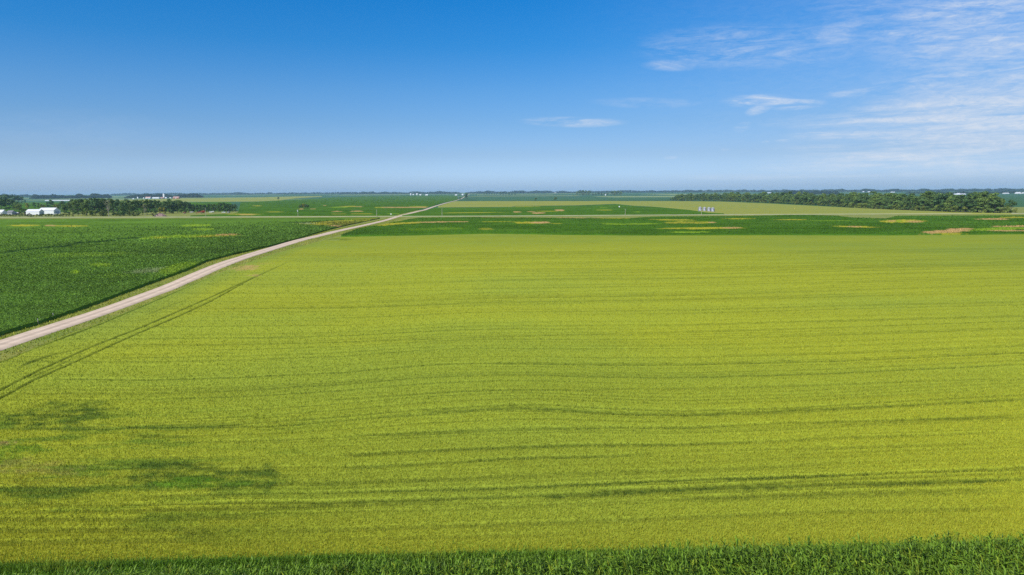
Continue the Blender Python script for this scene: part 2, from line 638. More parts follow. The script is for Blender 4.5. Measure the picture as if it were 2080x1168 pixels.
def bm_join(o, extra):
    """merge the mesh of extra into o (materials: 0 canopy, 1 leaves)"""
    a, b_ = o.data, extra.data
    na, nb = len(a.vertices), len(b_.vertices)
    va = np.empty(na * 3, np.float32); a.vertices.foreach_get('co', va)
    vb = np.empty(nb * 3, np.float32); b_.vertices.foreach_get('co', vb)
    fa = np.empty(len(a.loops), np.int32); a.loops.foreach_get('vertex_index', fa)
    fb = np.empty(len(b_.loops), np.int32); b_.loops.foreach_get('vertex_index', fb)
    ca = np.empty(na * 4, np.float32); a.attributes['crop_colour'].data.foreach_get('color', ca)
    cb = np.empty(nb * 4, np.float32); b_.attributes['crop_colour'].data.foreach_get('color', cb)
    pa, pb = len(a.polygons), len(b_.polygons)
    mats = list(a.materials)
    nm = a.name
    new = mesh_np(nm, np.concatenate([va, vb]).reshape(-1, 3), np.concatenate([fa, fb + na]).reshape(-1, 4), np.concatenate([ca, cb]).reshape(-1, 4)[:, :3])
    me = new.data
    for q in mats:
        me.materials.append(q)
    me.polygons.foreach_set('material_index', np.concatenate([np.zeros(pa, np.int32), np.ones(pb, np.int32)]))
    me.polygons.foreach_set('use_smooth', np.concatenate([np.ones(pa, bool), np.zeros(pb, bool)]))
    me.update()
    o.data = me
    bpy.data.objects.remove(new)
    bpy.data.objects.remove(extra)


class Blades:
    """quads that stand out of the canopy; size grows with distance because far plants read as clumps"""
    def __init__(self, mat, n, upright, w, h, sink=0.0, dmax=1e9, cvar=0.22, dark=None):
        self.mat, self.n_, self.upright, self.w, self.h, self.sink, self.dmax, self.cvar = mat, n, upright, w, h, sink, dmax, cvar
        self.dark = dark

    def __call__(self, X, Y, Z, col, drop, dist):
        nr, nc = X.shape
        i = rng.integers(1, nr - 2, self.n_)
        j = rng.integers(1, nc - 2, self.n_)
        keep = dist[i, j] < self.dmax * rng.uniform(0.35, 1.0, self.n_)
        keep &= rng.random(self.n_) > np.clip(drop[i, j] * 1.7, 0, 0.97)
        i, j = i[keep], j[keep]
        n = len(i)
        u, v = rng.random(n), rng.random(n)

        def bil(A):
            if A.ndim == 3:
                uu, vv = u[:, None], v[:, None]
            else:
                uu, vv = u, v
            return (A[i, j] * (1 - uu) + A[i, j + 1] * uu) * (1 - vv) + (A[i + 1, j] * (1 - uu) + A[i + 1, j + 1] * uu) * vv
        x, y, z, c, d = bil(X), bil(Y), bil(Z), bil(col), bil(dist)
        a = rng.uniform(0, 2 * math.pi, n)
        w = self.w * d * rng.uniform(0.6, 1.5, n)
        if self.upright:
            h = np.maximum(self.h[0], self.h[1] * d) * rng.uniform(0.55, 1.35, n)
            la, lm = rng.uniform(0, 2 * math.pi, n), np.abs(rng.normal(0, 0.32, n))
            tip = np.stack([np.cos(la) * lm * h, np.sin(la) * lm * h, h], -1)
        else:
            h = self.h[1] * d * rng.uniform(0.6, 1.5, n)
            tl = rng.normal(0.25, 0.45, n)
            tip = np.stack([-np.sin(a) * h * np.cos(tl), np.cos(a) * h * np.cos(tl), h * np.sin(tl)], -1)
        side = np.stack([np.cos(a) * w / 2, np.sin(a) * w / 2, np.zeros(n) if self.upright else w * rng.normal(0, 0.25, n)], -1)
        base = np.stack([x, y, z - self.sink + (0 if self.upright else rng.uniform(0, 0.22, n))], -1)
        P = np.stack([base - side * 0.8, base + side * 0.8, base + tip + side * 0.55, base + tip - side * 0.55], 1)
        br = np.exp(rng.normal(0, self.cvar, n))[:, None]
        c = c * br
        cc = np.repeat(c[:, None, :], 4, 1)
        return P.reshape(-1, 3), np.arange(n * 4).reshape(-1, 4), cc.reshape(-1, 3)


def poly(p):
    p = np.array(p, float)
    return p[:, 0], p[:, 1]


# --- the large wheat field
W_L = poly([(690, 480), (640, 492), (540, 520), (450, 552), (380, 580), (296, 615), (205, 653), (101, 691), (0, 730), (-500, 925), (-500, 1300)])
W_FAR = poly([(600, 486), (690, 480), (760, 478.5), (840, 477), (900, 475.5), (980, 473.5), (1040, 474), (1150, 476), (1300, 477), (1560, 476.5), (1800, 477), (1940, 476), (2080, 474.5), (2800, 470)])
W_NEAR = poly([(-500, 1163), (0, 1144), (300, 1137), (700, 1126), (1100, 1119), (1400, 1114), (2080, 1100), (2800, 1085)])


def wheat_grid(nr, nc):
    v = np.linspace(0, 1, nr)
    u = np.linspace(0, 1, nc)
    yl = 478 + v * (1140 - 478)
    for _ in range(12):
        xl = np.interp(yl, W_L[1], W_L[0])
        f, n = np.interp(xl, *W_FAR), np.interp(xl, *W_NEAR)
        yl = f + v * (n - f)
    PX = xl[:, None] + (2700 - xl[:, None]) * u[None, :]
    PY = np.interp(PX, *W_FAR) * (1 - v[:, None]) + np.interp(PX, *W_NEAR) * v[:, None]
    return PX, PY


TRACKS = [  # (points, half width in m, strength)
    ([(-500, 927), (0, 733), (101, 694), (205, 656), (296, 618), (380, 583), (450, 555)], 0.45, 0.75),
    ([(-60, 818), (0, 790), (84, 748), (188, 702), (286, 664), (370, 628), (430, 602), (498, 571), (545, 549), (590, 530)], 0.26, 0.9),
    ([(-60, 836), (0, 807), (67, 771), (168, 726), (289, 672), (370, 638), (430, 610), (508, 567), (556, 545), (604, 525)], 0.26, 0.9),
    ([(52, 768), (95, 752), (188, 707)], 0.3, 0.7),
    ([(30, 751), (45, 741), (60, 734), (110, 718), (151, 709), (190, 700)], 0.4, 0.8),
    ([(36, 757), (50, 748), (68, 739), (116, 723)], 0.35, 0.5),
    ([(120, 686), (190, 668), (215, 659)], 0.3, 0.4), ([(180, 690), (240, 671)], 0.3, 0.5), ([(290, 642), (340, 622), (400, 600), (440, 580)], 0.3, 0.4),
    ([(520, 562), (560, 545), (600, 522)], 0.4, 0.45), ([(610, 516), (625, 515.5)], 0.8, 0.8),
    ([(100, 767), (300, 769), (500, 763), (700, 753), (790, 745), (880, 738), (980, 735), (1100, 737), (1250, 738.5), (1400, 738), (1700, 731), (2080, 714), (2800, 690)], 0.4, 0.85),
    ([(1000, 733), (1180, 735), (1400, 735), (1700, 727), (2080, 711)], 0.3, 0.4),
    ([(240, 700), (300, 697), (400, 698), (700, 693), (850, 687), (1000, 682), (1200, 677), (1380, 674), (1700, 664), (2080, 650), (2800, 628)], 0.4, 0.45),
    ([(280, 683), (700, 686)], 0.4, 0.25),
    ([(640, 646), (690, 645), (820, 640), (959, 633), (1200, 631), (1390, 629), (1700, 620), (2080, 612), (2800, 595)], 0.6, 0.35),
    ([(440, 612), (690, 613), (850, 608), (1000, 602), (1390, 596), (1800, 585), (2080, 575)], 0.7, 0.28),
    ([(480, 582), (700, 580), (1100, 566), (1400, 558)], 0.8, 0.18),
    ([(610, 524), (780, 535), (1000, 538), (1400, 530), (2080, 515)], 1.0, 0.15),
    ([(-200, 868), (236, 867), (471, 858), (600, 850), (700, 842), (850, 829), (1000, 820), (1060, 817.5), (1130, 819), (1200, 824), (1300, 829), (1390, 831), (1615, 825), (1800, 813), (2080, 799), (2800, 770)], 0.3, 0.8),
    ([(240, 864), (560, 862), (690, 851), (850, 839), (1000, 829), (1060, 826.5), (1130, 828), (1200, 832), (1270, 837), (1390, 839), (1615, 829), (2080, 807), (2800, 778)], 0.3, 0.9),
    ([(850, 834), (1050, 822), (1200, 828)], 0.35, 0.5),
    ([(660, 810), (690, 808), (830, 799), (970, 790), (1200, 788), (1500, 784), (2080, 765)], 0.35, 0.45),
    ([(720, 880), (825, 878), (1027, 869), (1160, 865), (1390, 864), (1615, 855), (1800, 850), (2080, 842)], 0.35, 0.6),
    ([(690, 921), (860, 912), (1010, 906), (1160, 900), (1390, 899), (1540, 893), (1716, 885), (2080, 874)], 0.35, 0.6),
    ([(1380, 912), (1716, 905), (2080, 895)], 0.3, 0.4),
    ([(690, 948), (860, 939), (1027, 928), (1250, 922), (1380, 912)], 0.35, 0.6),
    ([(950, 931), (1100, 924), (1300, 921)], 0.3, 0.5),
    ([(286, 1004), (400, 1000), (560, 997), (690, 995), (860, 992), (1027, 987), (1200, 981), (1390, 976), (1716, 960), (1900, 953), (2080, 945), (2800, 918)], 0.25, 0.75),
    ([(1200, 992), (1390, 985), (1716, 968), (2080, 957), (2800, 932)], 0.25, 0.75),
    ([(240, 1020), (690, 1013), (1027, 1005), (1200, 998), (1390, 988), (1716, 977), (2080, 969), (2800, 944)], 0.27, 0.95),
    ([(1100, 1008), (1390, 995), (1716, 983), (2080, 974)], 0.35, 0.7),
    ([(300, 1030), (690, 1020), (950, 1014)], 0.35, 0.6),
    ([(1380, 1008), (1716, 994), (2080, 988)], 0.3, 0.5),
    ([(560, 1074), (690, 1071), (960, 1061), (1160, 1055), (1380, 1047), (1716, 1034), (2080, 1028)], 0.35, 0.45),
    ([(-200, 1052), (0, 1050), (300, 1048), (560, 1045)], 0.4, 0.5), ([(-200, 1075), (0, 1072), (300, 1070), (460, 1066)], 0.4, 0.45),
    ([(-200, 1025), (0, 1022), (250, 1018)], 0.4, 0.5), ([(-200, 1102), (0, 1098), (240, 1092), (460, 1090)], 0.4, 0.4), ([(690, 1090), (1000, 1083), (1200, 1077)], 0.3, 0.25),
]

# many fainter lines between the main ones: wheel marks and seed rows that follow the lie of the land
_main = [[(-500, 478), (2800, 474)], [(-500, 616), (690, 613), (850, 608), (1000, 602), (1390, 596), (2080, 575), (2800, 553)], [(-500, 650), (690, 645), (820, 640), (959, 633), (1390, 629), (1700, 620), (2080, 612), (2800, 595)],
         [(-500, 772), (100, 767), (300, 769), (500, 763), (700, 753), (790, 745), (880, 738), (980, 735), (1250, 738.5), (1400, 738), (1700, 731), (2080, 714), (2800, 690)],
         [(-500, 872), (236, 867), (471, 858), (600, 850), (700, 842), (850, 829), (1000, 820), (1060, 817.5), (1130, 819), (1200, 824), (1300, 829), (1390, 831), (1615, 825), (1800, 813), (2080, 799), (2800, 770)],
         [(-500, 932), (690, 921), (860, 912), (1010, 906), (1160, 900), (1390, 899), (1540, 893), (1716, 885), (2080, 874), (2800, 855)],
         [(-500, 1030), (240, 1020), (690, 1013), (1027, 1005), (1390, 988), (1716, 977), (2080, 969), (2800, 944)], [(-500, 1163), (0, 1144), (700, 1126), (1400, 1114), (2080, 1100), (2800, 1085)]]
_xs = np.linspace(-500, 2800, 67)
_mc = np.array([np.interp(_xs, *np.array(q_, float).T) for q_ in _main])
_rl = np.random.default_rng(17)
for _k in range(230):
    _z = 62 * (330 / 62) ** _rl.random()
    _yc = 390 + 1387 * 28.6 / _z
    _a = int(np.clip(np.searchsorted(_mc[:, 31], _yc) - 1, 0, len(_mc) - 2))
    _w = (_yc - _mc[_a, 31]) / (_mc[_a + 1, 31] - _mc[_a, 31])
    _cv = _mc[_a] * (1 - _w) + _mc[_a + 1] * _w
    _x0 = int(_rl.integers(0, 45))
    _x1 = min(66, _x0 + int(_rl.integers(10, 50)))
    TRACKS.append((list(zip(_xs[_x0:_x1 + 1], _cv[_x0:_x1 + 1])), _rl.uniform(0.10, 0.24), _rl.uniform(0.12, 0.5) * (1.0 if _z < 160 else 0.6)))

W_PATCH = [(120, 838, 120, 22, 'l', -0.06, 0.75), (160, 832, 60, 8, 'l', 0, 0.7), (90, 862, 120, 10, 'l', 0, 0.75), (60, 850, 60, 10, 'l', 0, 0.5),
           (320, 884, 60, 5, 'l', 0, 0.6), (35, 912, 60, 12, 'b', -0.05, 0.75), (10, 930, 40, 10, 'b', 0, 0.5), (-10, 900, 36, 5, 't', -0.1, 1.0), (60, 945, 110, 14, 't', 0.0, 0.30),
           (110, 972, 150, 14, 'y', 0, 0.55), (410, 962, 165, 28, 'l', 0.02, 0.80), (330, 945, 90, 10, 'l', 0, 0.5), (375, 978, 60, 11, 'b', 0.0, 0.9), (470, 972, 90, 10, 'b', 0, 0.45),
           (520, 968, 60, 10, 'l', 0.03, 0.7), (80, 992, 110, 8, 'l', 0, 0.55), (70, 1002, 90, 8, 'l', 0, 0.45), (420, 1078, 130, 10, 'l', 0.0, 0.45),
           (500, 544, 28, 5, 't', -0.03, 0.8), (512, 559, 22, 1.6, 't', -0.03, 0.6), (540, 535, 16, 1.5, 't', 0, 0.4), (690, 486, 26, 1.8, 'd', 0, 0.55), (680, 487.5, 12, 1.2, 'p', 0, 0.8), (655, 483, 20, 2, 'o', -0.1, 0.5)]


def wheat_col(PX, PY, X, Y):
    big = fbm(X / 60, Y / 34, 3, 4)
    # rows run across the slope, square to the road
    xr, yr = X + 0.05 * Y, Y - 0.05 * X
    rows = fbm(xr / 34, yr / 1.5, 21, 3)
    rows2 = fbm(xr / 90, yr / 4.5, 27, 3)
    k = np.clip((big - 0.40) * 2.6 + (rows2 - 0.5) * 0.5, 0, 1)
    col = lerp(np.broadcast_to(WHEAT, PX.shape + (3,)), WHEAT_GREEN, k * 0.75)
    col = col * (1 + (rows - 0.5) * 0.18 + (rows2 - 0.5) * 0.12)[..., None]
    # a greener headland along the road
    xl = np.interp(PY, W_L[1], W_L[0])
    hd = np.clip(1 - (PX - xl) / np.maximum(1, (PY - 440) * 0.55), 0, 1) * np.clip((760 - PY) / 120, 0, 1) * np.clip((PY - 484) / 30, 0, 1)
    col = lerp(col, np.array([0.140, 0.190, 0.036]), hd * 0.95)
    # the greener crest
    cr = np.exp(-((PX - 1000) / 420) ** 2 - ((PY - 765) / 45) ** 2) * 0.5 + np.exp(-((PX - 1900) / 350) ** 2 - ((PY - 655) / 40) ** 2) * 0.5
    col = lerp(col, WHEAT_GREEN * 0.95, cr * 0.6)
    # weak, uneven corner near the field's end
    weak = np.clip((760 - PX) / 500, 0, 1) * np.clip((PY - 800) / 60, 0, 1)
    wk = fbm(xr / 7, yr / 1.6, 41, 4)
    col = lerp(col, LUSH * 1.1, np.clip((wk - 0.47) * 4.5, 0, 0.8) * weak)
    near = np.clip((PY - 1000) / 130, 0, 1)
    col = lerp(col, np.array([0.184, 0.200, 0.020]), near * 0.6)
    drop = np.clip((wk - 0.55) * 0.5, 0, 0.06) * weak
    hy = 390 - (PX - 1040) * 0.0055
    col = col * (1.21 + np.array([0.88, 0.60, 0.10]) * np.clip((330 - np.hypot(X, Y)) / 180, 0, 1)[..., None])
    vpm = (PY - hy) ** 2 / (CAM_H * FPX)                        # picture pixels per metre of depth
    for pts, hw, st in TRACKS:
        a = np.array(pts, float)
        if a[0, 0] > a[-1, 0]:
            a = a[::-1]
        yl = np.interp(PX, a[:, 0], a[:, 1])
        sl = np.interp(PX, (a[1:, 0] + a[:-1, 0]) / 2, np.diff(a[:, 1]) / np.diff(a[:, 0]))
        wpx = np.hypot(np.maximum(1.15 * hw * vpm, 0.75), np.abs(sl) * hw * (PY - hy) / CAM_H)
        inx = np.clip((PX - a[0, 0]) / 30, 0, 1) * np.clip((a[-1, 0] - PX) / 120, 0, 1)
        dd = np.abs(PY - yl + (fbm(X / 9, Y / 9, 61, 2) - 0.5) * wpx * 0.6) / wpx
        sel = (dd < 1.6) & (inx > 0)
        if not sel.any():
            continue
        brk = np.clip(0.62 + 2.0 * (fbm(X[sel] / 1.0, Y[sel] / 1.0 + 7, 51, 3) - 0.38), 0.6, 1)
        a_ = np.clip((1.3 - dd[sel]) / 0.6, 0, 1) * inx[sel] * st * 0.85 * brk
        col[sel] = lerp(col[sel], TRACK, a_)
        drop[sel] = np.maximum(drop[sel], a_ * 0.42)
    col = patches(PX, PY, col, W_PATCH, 0.9, 2.4, np.clip(0.1 + 2.8 * (fbm(xr / 2.2, yr / 0.9, 43, 4) - 0.27), 0.05, 1.0))
    return col, drop


PX, PY = wheat_grid(470, 1080)
ears = Blades(M_BLADE, 900000, True, 0.00062, (0.25, 0.0005), 0.06, 300, 0.15)
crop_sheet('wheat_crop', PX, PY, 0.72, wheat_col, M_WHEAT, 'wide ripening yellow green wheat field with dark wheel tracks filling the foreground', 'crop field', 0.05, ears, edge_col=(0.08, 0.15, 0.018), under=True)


# --- row-by-row fields between a far and a near outline
def field_grid(far, near, x0, x1, nr, nc, pw=1.0):
    f, n = poly(far), poly(near)
    u = np.linspace(x0, x1, nc)
    v = np.linspace(0, 1, nr) ** pw
    PXg = np.broadcast_to(u[None, :], (nr, nc)).copy()
    PYg = np.interp(u, *f)[None, :] * (1 - v[:, None]) + np.interp(u, *n)[None, :] * v[:, None]
    return PXg, PYg


def soy_col(base, lst, wob=0.5, rowdir=(1.0, 0.05)):
    def fn(PX, PY, X, Y):
        big = fbm(X / 70, Y / 40, 13, 4)
        xr, yr = X + 0.05 * Y, Y - 0.05 * X
        st = fbm(xr / 60, yr / 3.0, 23, 3)
        col = np.broadcast_to(base, PX.shape + (3,)) * (1.02 + (big - 0.5) * 0.7 + (st - 0.5) * 0.45 + (fbm(X / 4.5, Y / 4.5, 25, 3) - 0.5) * 0.55)[..., None]
        col = lerp(col, np.array([0.09, 0.17, 0.018]), np.clip((fbm(X / 45 + 5, Y / 22, 71, 4) - 0.56) * 4, 0, 0.55))
        return patches(PX, PY, col.copy(), lst, wob), np.zeros(PX.shape)
    return fn


# left soybean field beside the road
L_EDGE = [(-500, 905), (0, 682), (77, 660), (173, 627), (270, 590), (366, 554.5), (380, 549), (418, 532), (476, 517), (545, 501.5), (603, 486), (669, 466.5), (707, 457.5), (750, 448.5), (775, 443.5)]
L_EDGE = [(x_, y_ - 0.026 * max(0.0, y_ - 395 + 0.0055 * (x_ - 0))) for x_, y_ in L_EDGE]
LX, LY = field_grid([(-500, 445), (0, 444.5), (300, 443.4), (620, 442.2), (775, 441.2)], L_EDGE, -420, 772, 330, 640, 1.0)
L_PATCH = [(50, 458, 32, 1.8, 'y', -0.01, 0.9), (102, 458, 14, 1.7, 't', 0, 0.7), (145, 459, 38, 1.8, 'y', 0, 0.8), (400, 458, 36, 2.6, 'g', 0, 1.0), (412, 466, 28, 2.4, 'g', 0, 0.95),
           (322, 482.5, 36, 3.4, 'g', -0.06, 1.0), (330, 482.3, 24, 2.2, 'y', -0.06, 0.55), (380, 480, 66, 3.0, 'g', -0.02, 1.0), (440, 479.5, 52, 1.6, 'y', -0.03, 0.85), (462, 477, 26, 1.8, 't', -0.03, 0.8),
           (55, 507, 50, 1.4, 'd', -0.11, 0.95), (110, 501.5, 40, 1.5, 'd', -0.08, 1), (190, 491.5, 60, 1.5, 'd', -0.08, 0.9), (262, 484, 40, 1.3, 'd', -0.05, 0.8), (10, 513, 30, 1.6, 'd', -0.1, 0.7),
           (120, 512, 40, 1.2, 'd', -0.06, 0.5), (200, 511, 50, 1.2, 'd', -0.03, 0.5), (170, 517, 100, 5, 'g', -0.02, 0.35), (205, 538, 26, 4, 'g', 0, 0.9), (152, 553, 10, 4, 'g', 0, 1.0),
           (315, 549, 60, 5, 'p', -0.08, 0.75), (352, 546, 38, 9, 'g', -0.25, 0.95), (385, 538, 20, 5, 'g', -0.3, 0.5), (240, 560, 40, 4, 'g', 0, 0.25), (400, 503, 20, 3, 'g', 0, 0.25),
           (690, 453.5, 72, 4.6, 'o', 0.0, 1.0), (640, 455, 36, 2.4, 'y', 0.03, 0.8), (622, 453.6, 22, 1.5, 'p', 0.05, 0.9), (690, 448.8, 60, 1.2, 'y', -0.03, 0.8), (737, 457.5, 15, 2, 't', -0.1, 0.9), (682, 459.4, 14, 1.3, 't', 0, 0.9),
           (755, 448, 30, 1.6, 'y', -0.02, 0.9), (650, 449.6, 50, 1.0, 'd', -0.07, 0.9), (600, 452.6, 30, 0.8, 'd', 0, 0.7), (745, 444.2, 40, 1.3, 'o', 0, 0.9)]
leaves = Blades(M_LEAF, 330000, False, 0.0010, (0, 0.0011), 0.0, 700, 0.30)
crop_sheet('soybean_crop', LX, LY, 0.75, soy_col(SOY, L_PATCH), M_SOY, 'dark green soybean field on the left of the gravel road', 'crop field', 0.16, leaves)

# soybean field behind the wheat
MX, MY = field_grid([(690, 478.5), (725, 464.5), (745, 460), (780, 455), (797, 450), (827, 445), (850, 441.5), (1000, 440), (1100, 441), (1280, 442.2), (1330, 439.2), (1500, 438), (1560, 437), (1610, 435.8), (1640, 435.8), (1700, 437.4), (1730, 441), (1800, 443), (1822, 437.8), (2080, 436.5), (2800, 433.5)],
                    [(690, 479), (760, 478), (840, 476.5), (900, 475), (980, 473), (1040, 473.5), (1150, 475.5), (1300, 476.5), (1560, 476), (1800, 476.5), (1940, 475.5), (2080, 474), (2800, 469.5)], 692, 2700, 64, 1150)
M_PATCH = [(715, 458, 30, 3.5, 'o', -0.2, 0.6), (790, 455.5, 26, 2.4, 'y', -0.07, 0.9), (830, 453, 30, 1.9, 'y', -0.04, 0.9), (880, 451, 44, 1.2, 't', -0.015, 0.95), (930, 450.3, 26, 1.0, 't', 0, 0.9), (1010, 450.3, 40, 0.8, 'y', 0, 0.7),
           (1078, 452.3, 38, 2.2, 'y', 0, 0.95), (1098, 452, 22, 2, 't', 0, 1), (1130, 454, 16, 0.8, 'y', 0, 0.6), (1250, 455, 36, 1.6, 'g', 0.02, 0.7), (1305, 454.6, 34, 1.6, 'g', -0.01, 0.8),
           (1368, 446.6, 48, 1.3, 'y', 0.01, 0.95), (1402, 452, 56, 2.2, 'y', 0, 0.95), (1400, 452.3, 40, 0.9, 'o', 0, 0.9), (1446, 451.8, 8, 1.3, 't', 0, 0.9), (1432, 463.5, 82, 1.9, 'y', -0.008, 1), (1485, 462.8, 22, 1.7, 't', 0, 0.8),
           (1400, 471.6, 48, 1.8, 'g', 0, 0.9), (1500, 444.3, 34, 1.1, 'y', 0, 0.9), (1606, 446.2, 38, 0.9, 'y', 0, 0.9), (1690, 448, 60, 0.8, 'g', 0, 0.6), (1738, 460.5, 44, 1.6, 'y', 0.02, 0.95), (1735, 460.3, 15, 1.4, 't', 0, 0.9),
           (1770, 440.8, 34, 2.0, 'y', 0.04, 0.8), (1745, 438.8, 12, 1.7, 't', 0, 0.8), (1830, 449.4, 46, 3.3, 'y', 0, 1), (1858, 450, 18, 2.2, 't', 0, 0.8), (1812, 449, 12, 1.8, 't', 0, 0.7), (1826, 449.6, 8, 2, 'g', 0, 0.8),
           (2020, 445, 36, 1.7, 't', 0, 0.95), (2064, 441.6, 36, 1.3, 'y', 0, 0.95), (1918, 470.5, 50, 3.6, 't', -0.06, 1), (1950, 465.6, 28, 2.4, 't', -0.02, 1), (2030, 465, 70, 3, 'g', -0.03, 0.95), (2065, 459.5, 50, 1.5, 't', -0.01, 0.95),
           (2055, 468.6, 60, 1.3, 't', 0, 0.95), (1930, 474, 36, 1.4, 'y', 0, 0.8), (910, 464, 30, 3, 'g', 0, 0.35), (988, 465, 17, 2.2, 'y', 0, 0.55), (860, 466, 40, 3, 'g', 0, 0.25), (1165, 441.6, 70, 1.3, 't', 0.01, 0.8), (1250, 442.6, 36, 1.6, 'y', 0, 0.9),
           (1050, 441, 80, 0.8, 't', 0, 0.5), (800, 448.5, 26, 1.8, 'y', -0.1, 0.7), (1560, 449, 40, 2, 'd', 0, 0.2)]
leaves2 = Blades(M_LEAF, 60000, False, 0.0008, (0, 0.0007), 0.0, 3000, 0.25)
crop_sheet('soybean_crop', MX, MY, 0.75, soy_col(SOY_FAR, M_PATCH), M_SOY, 'dark green soybean field with tan patches between the wheat and the crossroad', 'crop field', 0.12, leaves2)

# beyond the crossroad, right of the gravel road
FX, FY = field_grid([(812, 438.2), (845, 431.8), (862, 427.6), (884, 421.6), (1040, 420.3), (1050, 418.2), (1170, 417.2), (1250, 414), (1290, 418), (1330, 420), (1400, 426), (1440, 432), (1475, 433.6)],
                    [(808, 438.2), (1000, 437.2), (1330, 434.9), (1475, 434.2)], 815, 1472, 30, 300)
F_PATCH = [(1050, 430.5, 9, 1.2, 't', 0, 0.9), (1092, 432.6, 14, 1.4, 't', 0, 1), (1080, 429.8, 10, 0.8, 't', 0, 0.7), (1137, 427, 11, 1.8, 't', 0, 0.9), (1112, 429, 24, 0.6, 'y', 0, 0.8), (1228, 426.6, 16, 0.8, 'y', 0, 0.8),
           (960, 432, 66, 0.6, 'y', -0.01, 0.9), (1060, 419.6, 40, 0.7, 'y', 0, 0.7), (1225, 422, 10, 0.7, 'g', 0, 0.6), (1295, 430.4, 8, 0.8, 'g', 0, 0.7)]
crop_sheet('soybean_crop', FX, FY, 0.75, soy_col(SOY_FAR, F_PATCH), M_SOY, 'low hump of dark green soybeans in front of the four grain bins', 'crop field')


def wheat_far_col(PX, PY, X, Y):
    s = fbm((X + .05 * Y) / 120, (Y - .05 * X) / 14, 91, 3)
    col = lerp(np.broadcast_to(np.array([0.275, 0.28, 0.055]), PX.shape + (3,)), np.array([0.21, 0.25, 0.06]), np.clip((s - 0.35) * 2, 0, 1))
    return col, np.zeros(PX.shape)


HX, HY = field_grid([(886, 420.5), (905, 413.6), (920, 409.4), (926, 408.2), (1360, 407.8), (1460, 408.6), (1560, 412.5), (1700, 420), (1800, 425.5), (1950, 431.6), (2060, 433.0)],
                    [(880, 420.6), (1040, 419.6), (1050, 417.6), (1170, 416.6), (1250, 413.5), (1290, 417.3), (1330, 419.3), (1400, 425.3), (1440, 431.3), (1475, 433.3), (1560, 433.6), (1800, 432.9), (2060, 433.2)], 889, 2056, 30, 420)
crop_sheet('wheat_crop', HX, HY, 0.7, wheat_far_col, M_WHEAT, 'pale yellow wheat field sloping up to the long grove on the right', 'crop field')

# beyond the crossroad, left of the gravel road
GX1, GY1 = field_grid([(384, 437.6), (440, 435.2), (474, 433.6), (484, 431.0), (489, 409.8), (520, 409), (640, 403), (700, 399.5), (780, 397.4), (905, 396.8), (940, 397.2)],
                      [(384, 438.6), (478, 438.2), (600, 437.7), (740, 437.2), (800, 437.0), (845, 427), (870, 420), (905, 410.5), (922, 407.5), (940, 402)], 386, 930, 40, 360)
G_PATCH = [(500, 436, 22, 1.2, 't', 0, 0.9), (495, 435, 40, 1.6, 'y', 0, 0.5), (560, 430.4, 24, 0.8, 'y', 0, 0.7), (522, 418, 10, 0.8, 'y', 0, 0.8), (635, 424.4, 7, 0.8, 't', 0, 0.9), (612, 424.6, 6, 0.8, 't', 0, 0.9), (684, 429.6, 14, 0.8, 't', 0, 0.8),
           (727, 429.0, 14, 1.0, 't', 0, 0.9), (690, 434.6, 14, 0.7, 'y', 0, 0.7), (735, 434.2, 22, 0.6, 'y', 0, 0.9), (710, 419.4, 24, 0.9, 'y', 0, 0.7), (728, 419.6, 12, 0.9, 't', 0, 0.6), (690, 421, 20, 1, 'g', 0, 0.8), (770, 421.2, 10, 1.0, 'y', 0, 0.8),
           (810, 421.2, 48, 1.1, 't', 0, 0.8), (850, 419.6, 20, 0.8, 'y', 0, 0.7), (860, 421, 16, 1.2, 't', 0, 0.8), (660, 417.4, 4, 0.6, 't', 0, 0.8), (800, 434, 14, 0.6, 'g', 0, 0.7)]
crop_sheet('soybean_crop', GX1, GY1, 0.75, soy_col(SOY_FAR * 0.95, G_PATCH), M_SOY, 'broad dark green soybean field beyond the crossroad left of the road', 'crop field')
YX, YY = field_grid([(200, 406.5), (300, 405), (366, 402.6), (430, 402.2), (520, 400.6), (600, 398.7), (660, 398)], [(200, 411), (300, 411), (366, 409), (430, 409.2), (520, 408.8), (570, 406.8), (600, 402.6), (660, 399.2)], 200, 655, 10, 120)
crop_sheet('wheat_crop', YX, YY, 0.7, wheat_far_col, M_WHEAT, 'narrow pale wheat field below the red far barn on the left', 'crop field')
SX, SY = field_grid([(-500, 412), (470, 409.5)], [(-500, 431), (470, 429)], -500, 472, 12, 120)
crop_sheet('soybean_crop', SX, SY, 0.75, soy_col(SOY_FAR, []), M_SOY, 'green field seen over the farmstead trees on the left', 'crop field')


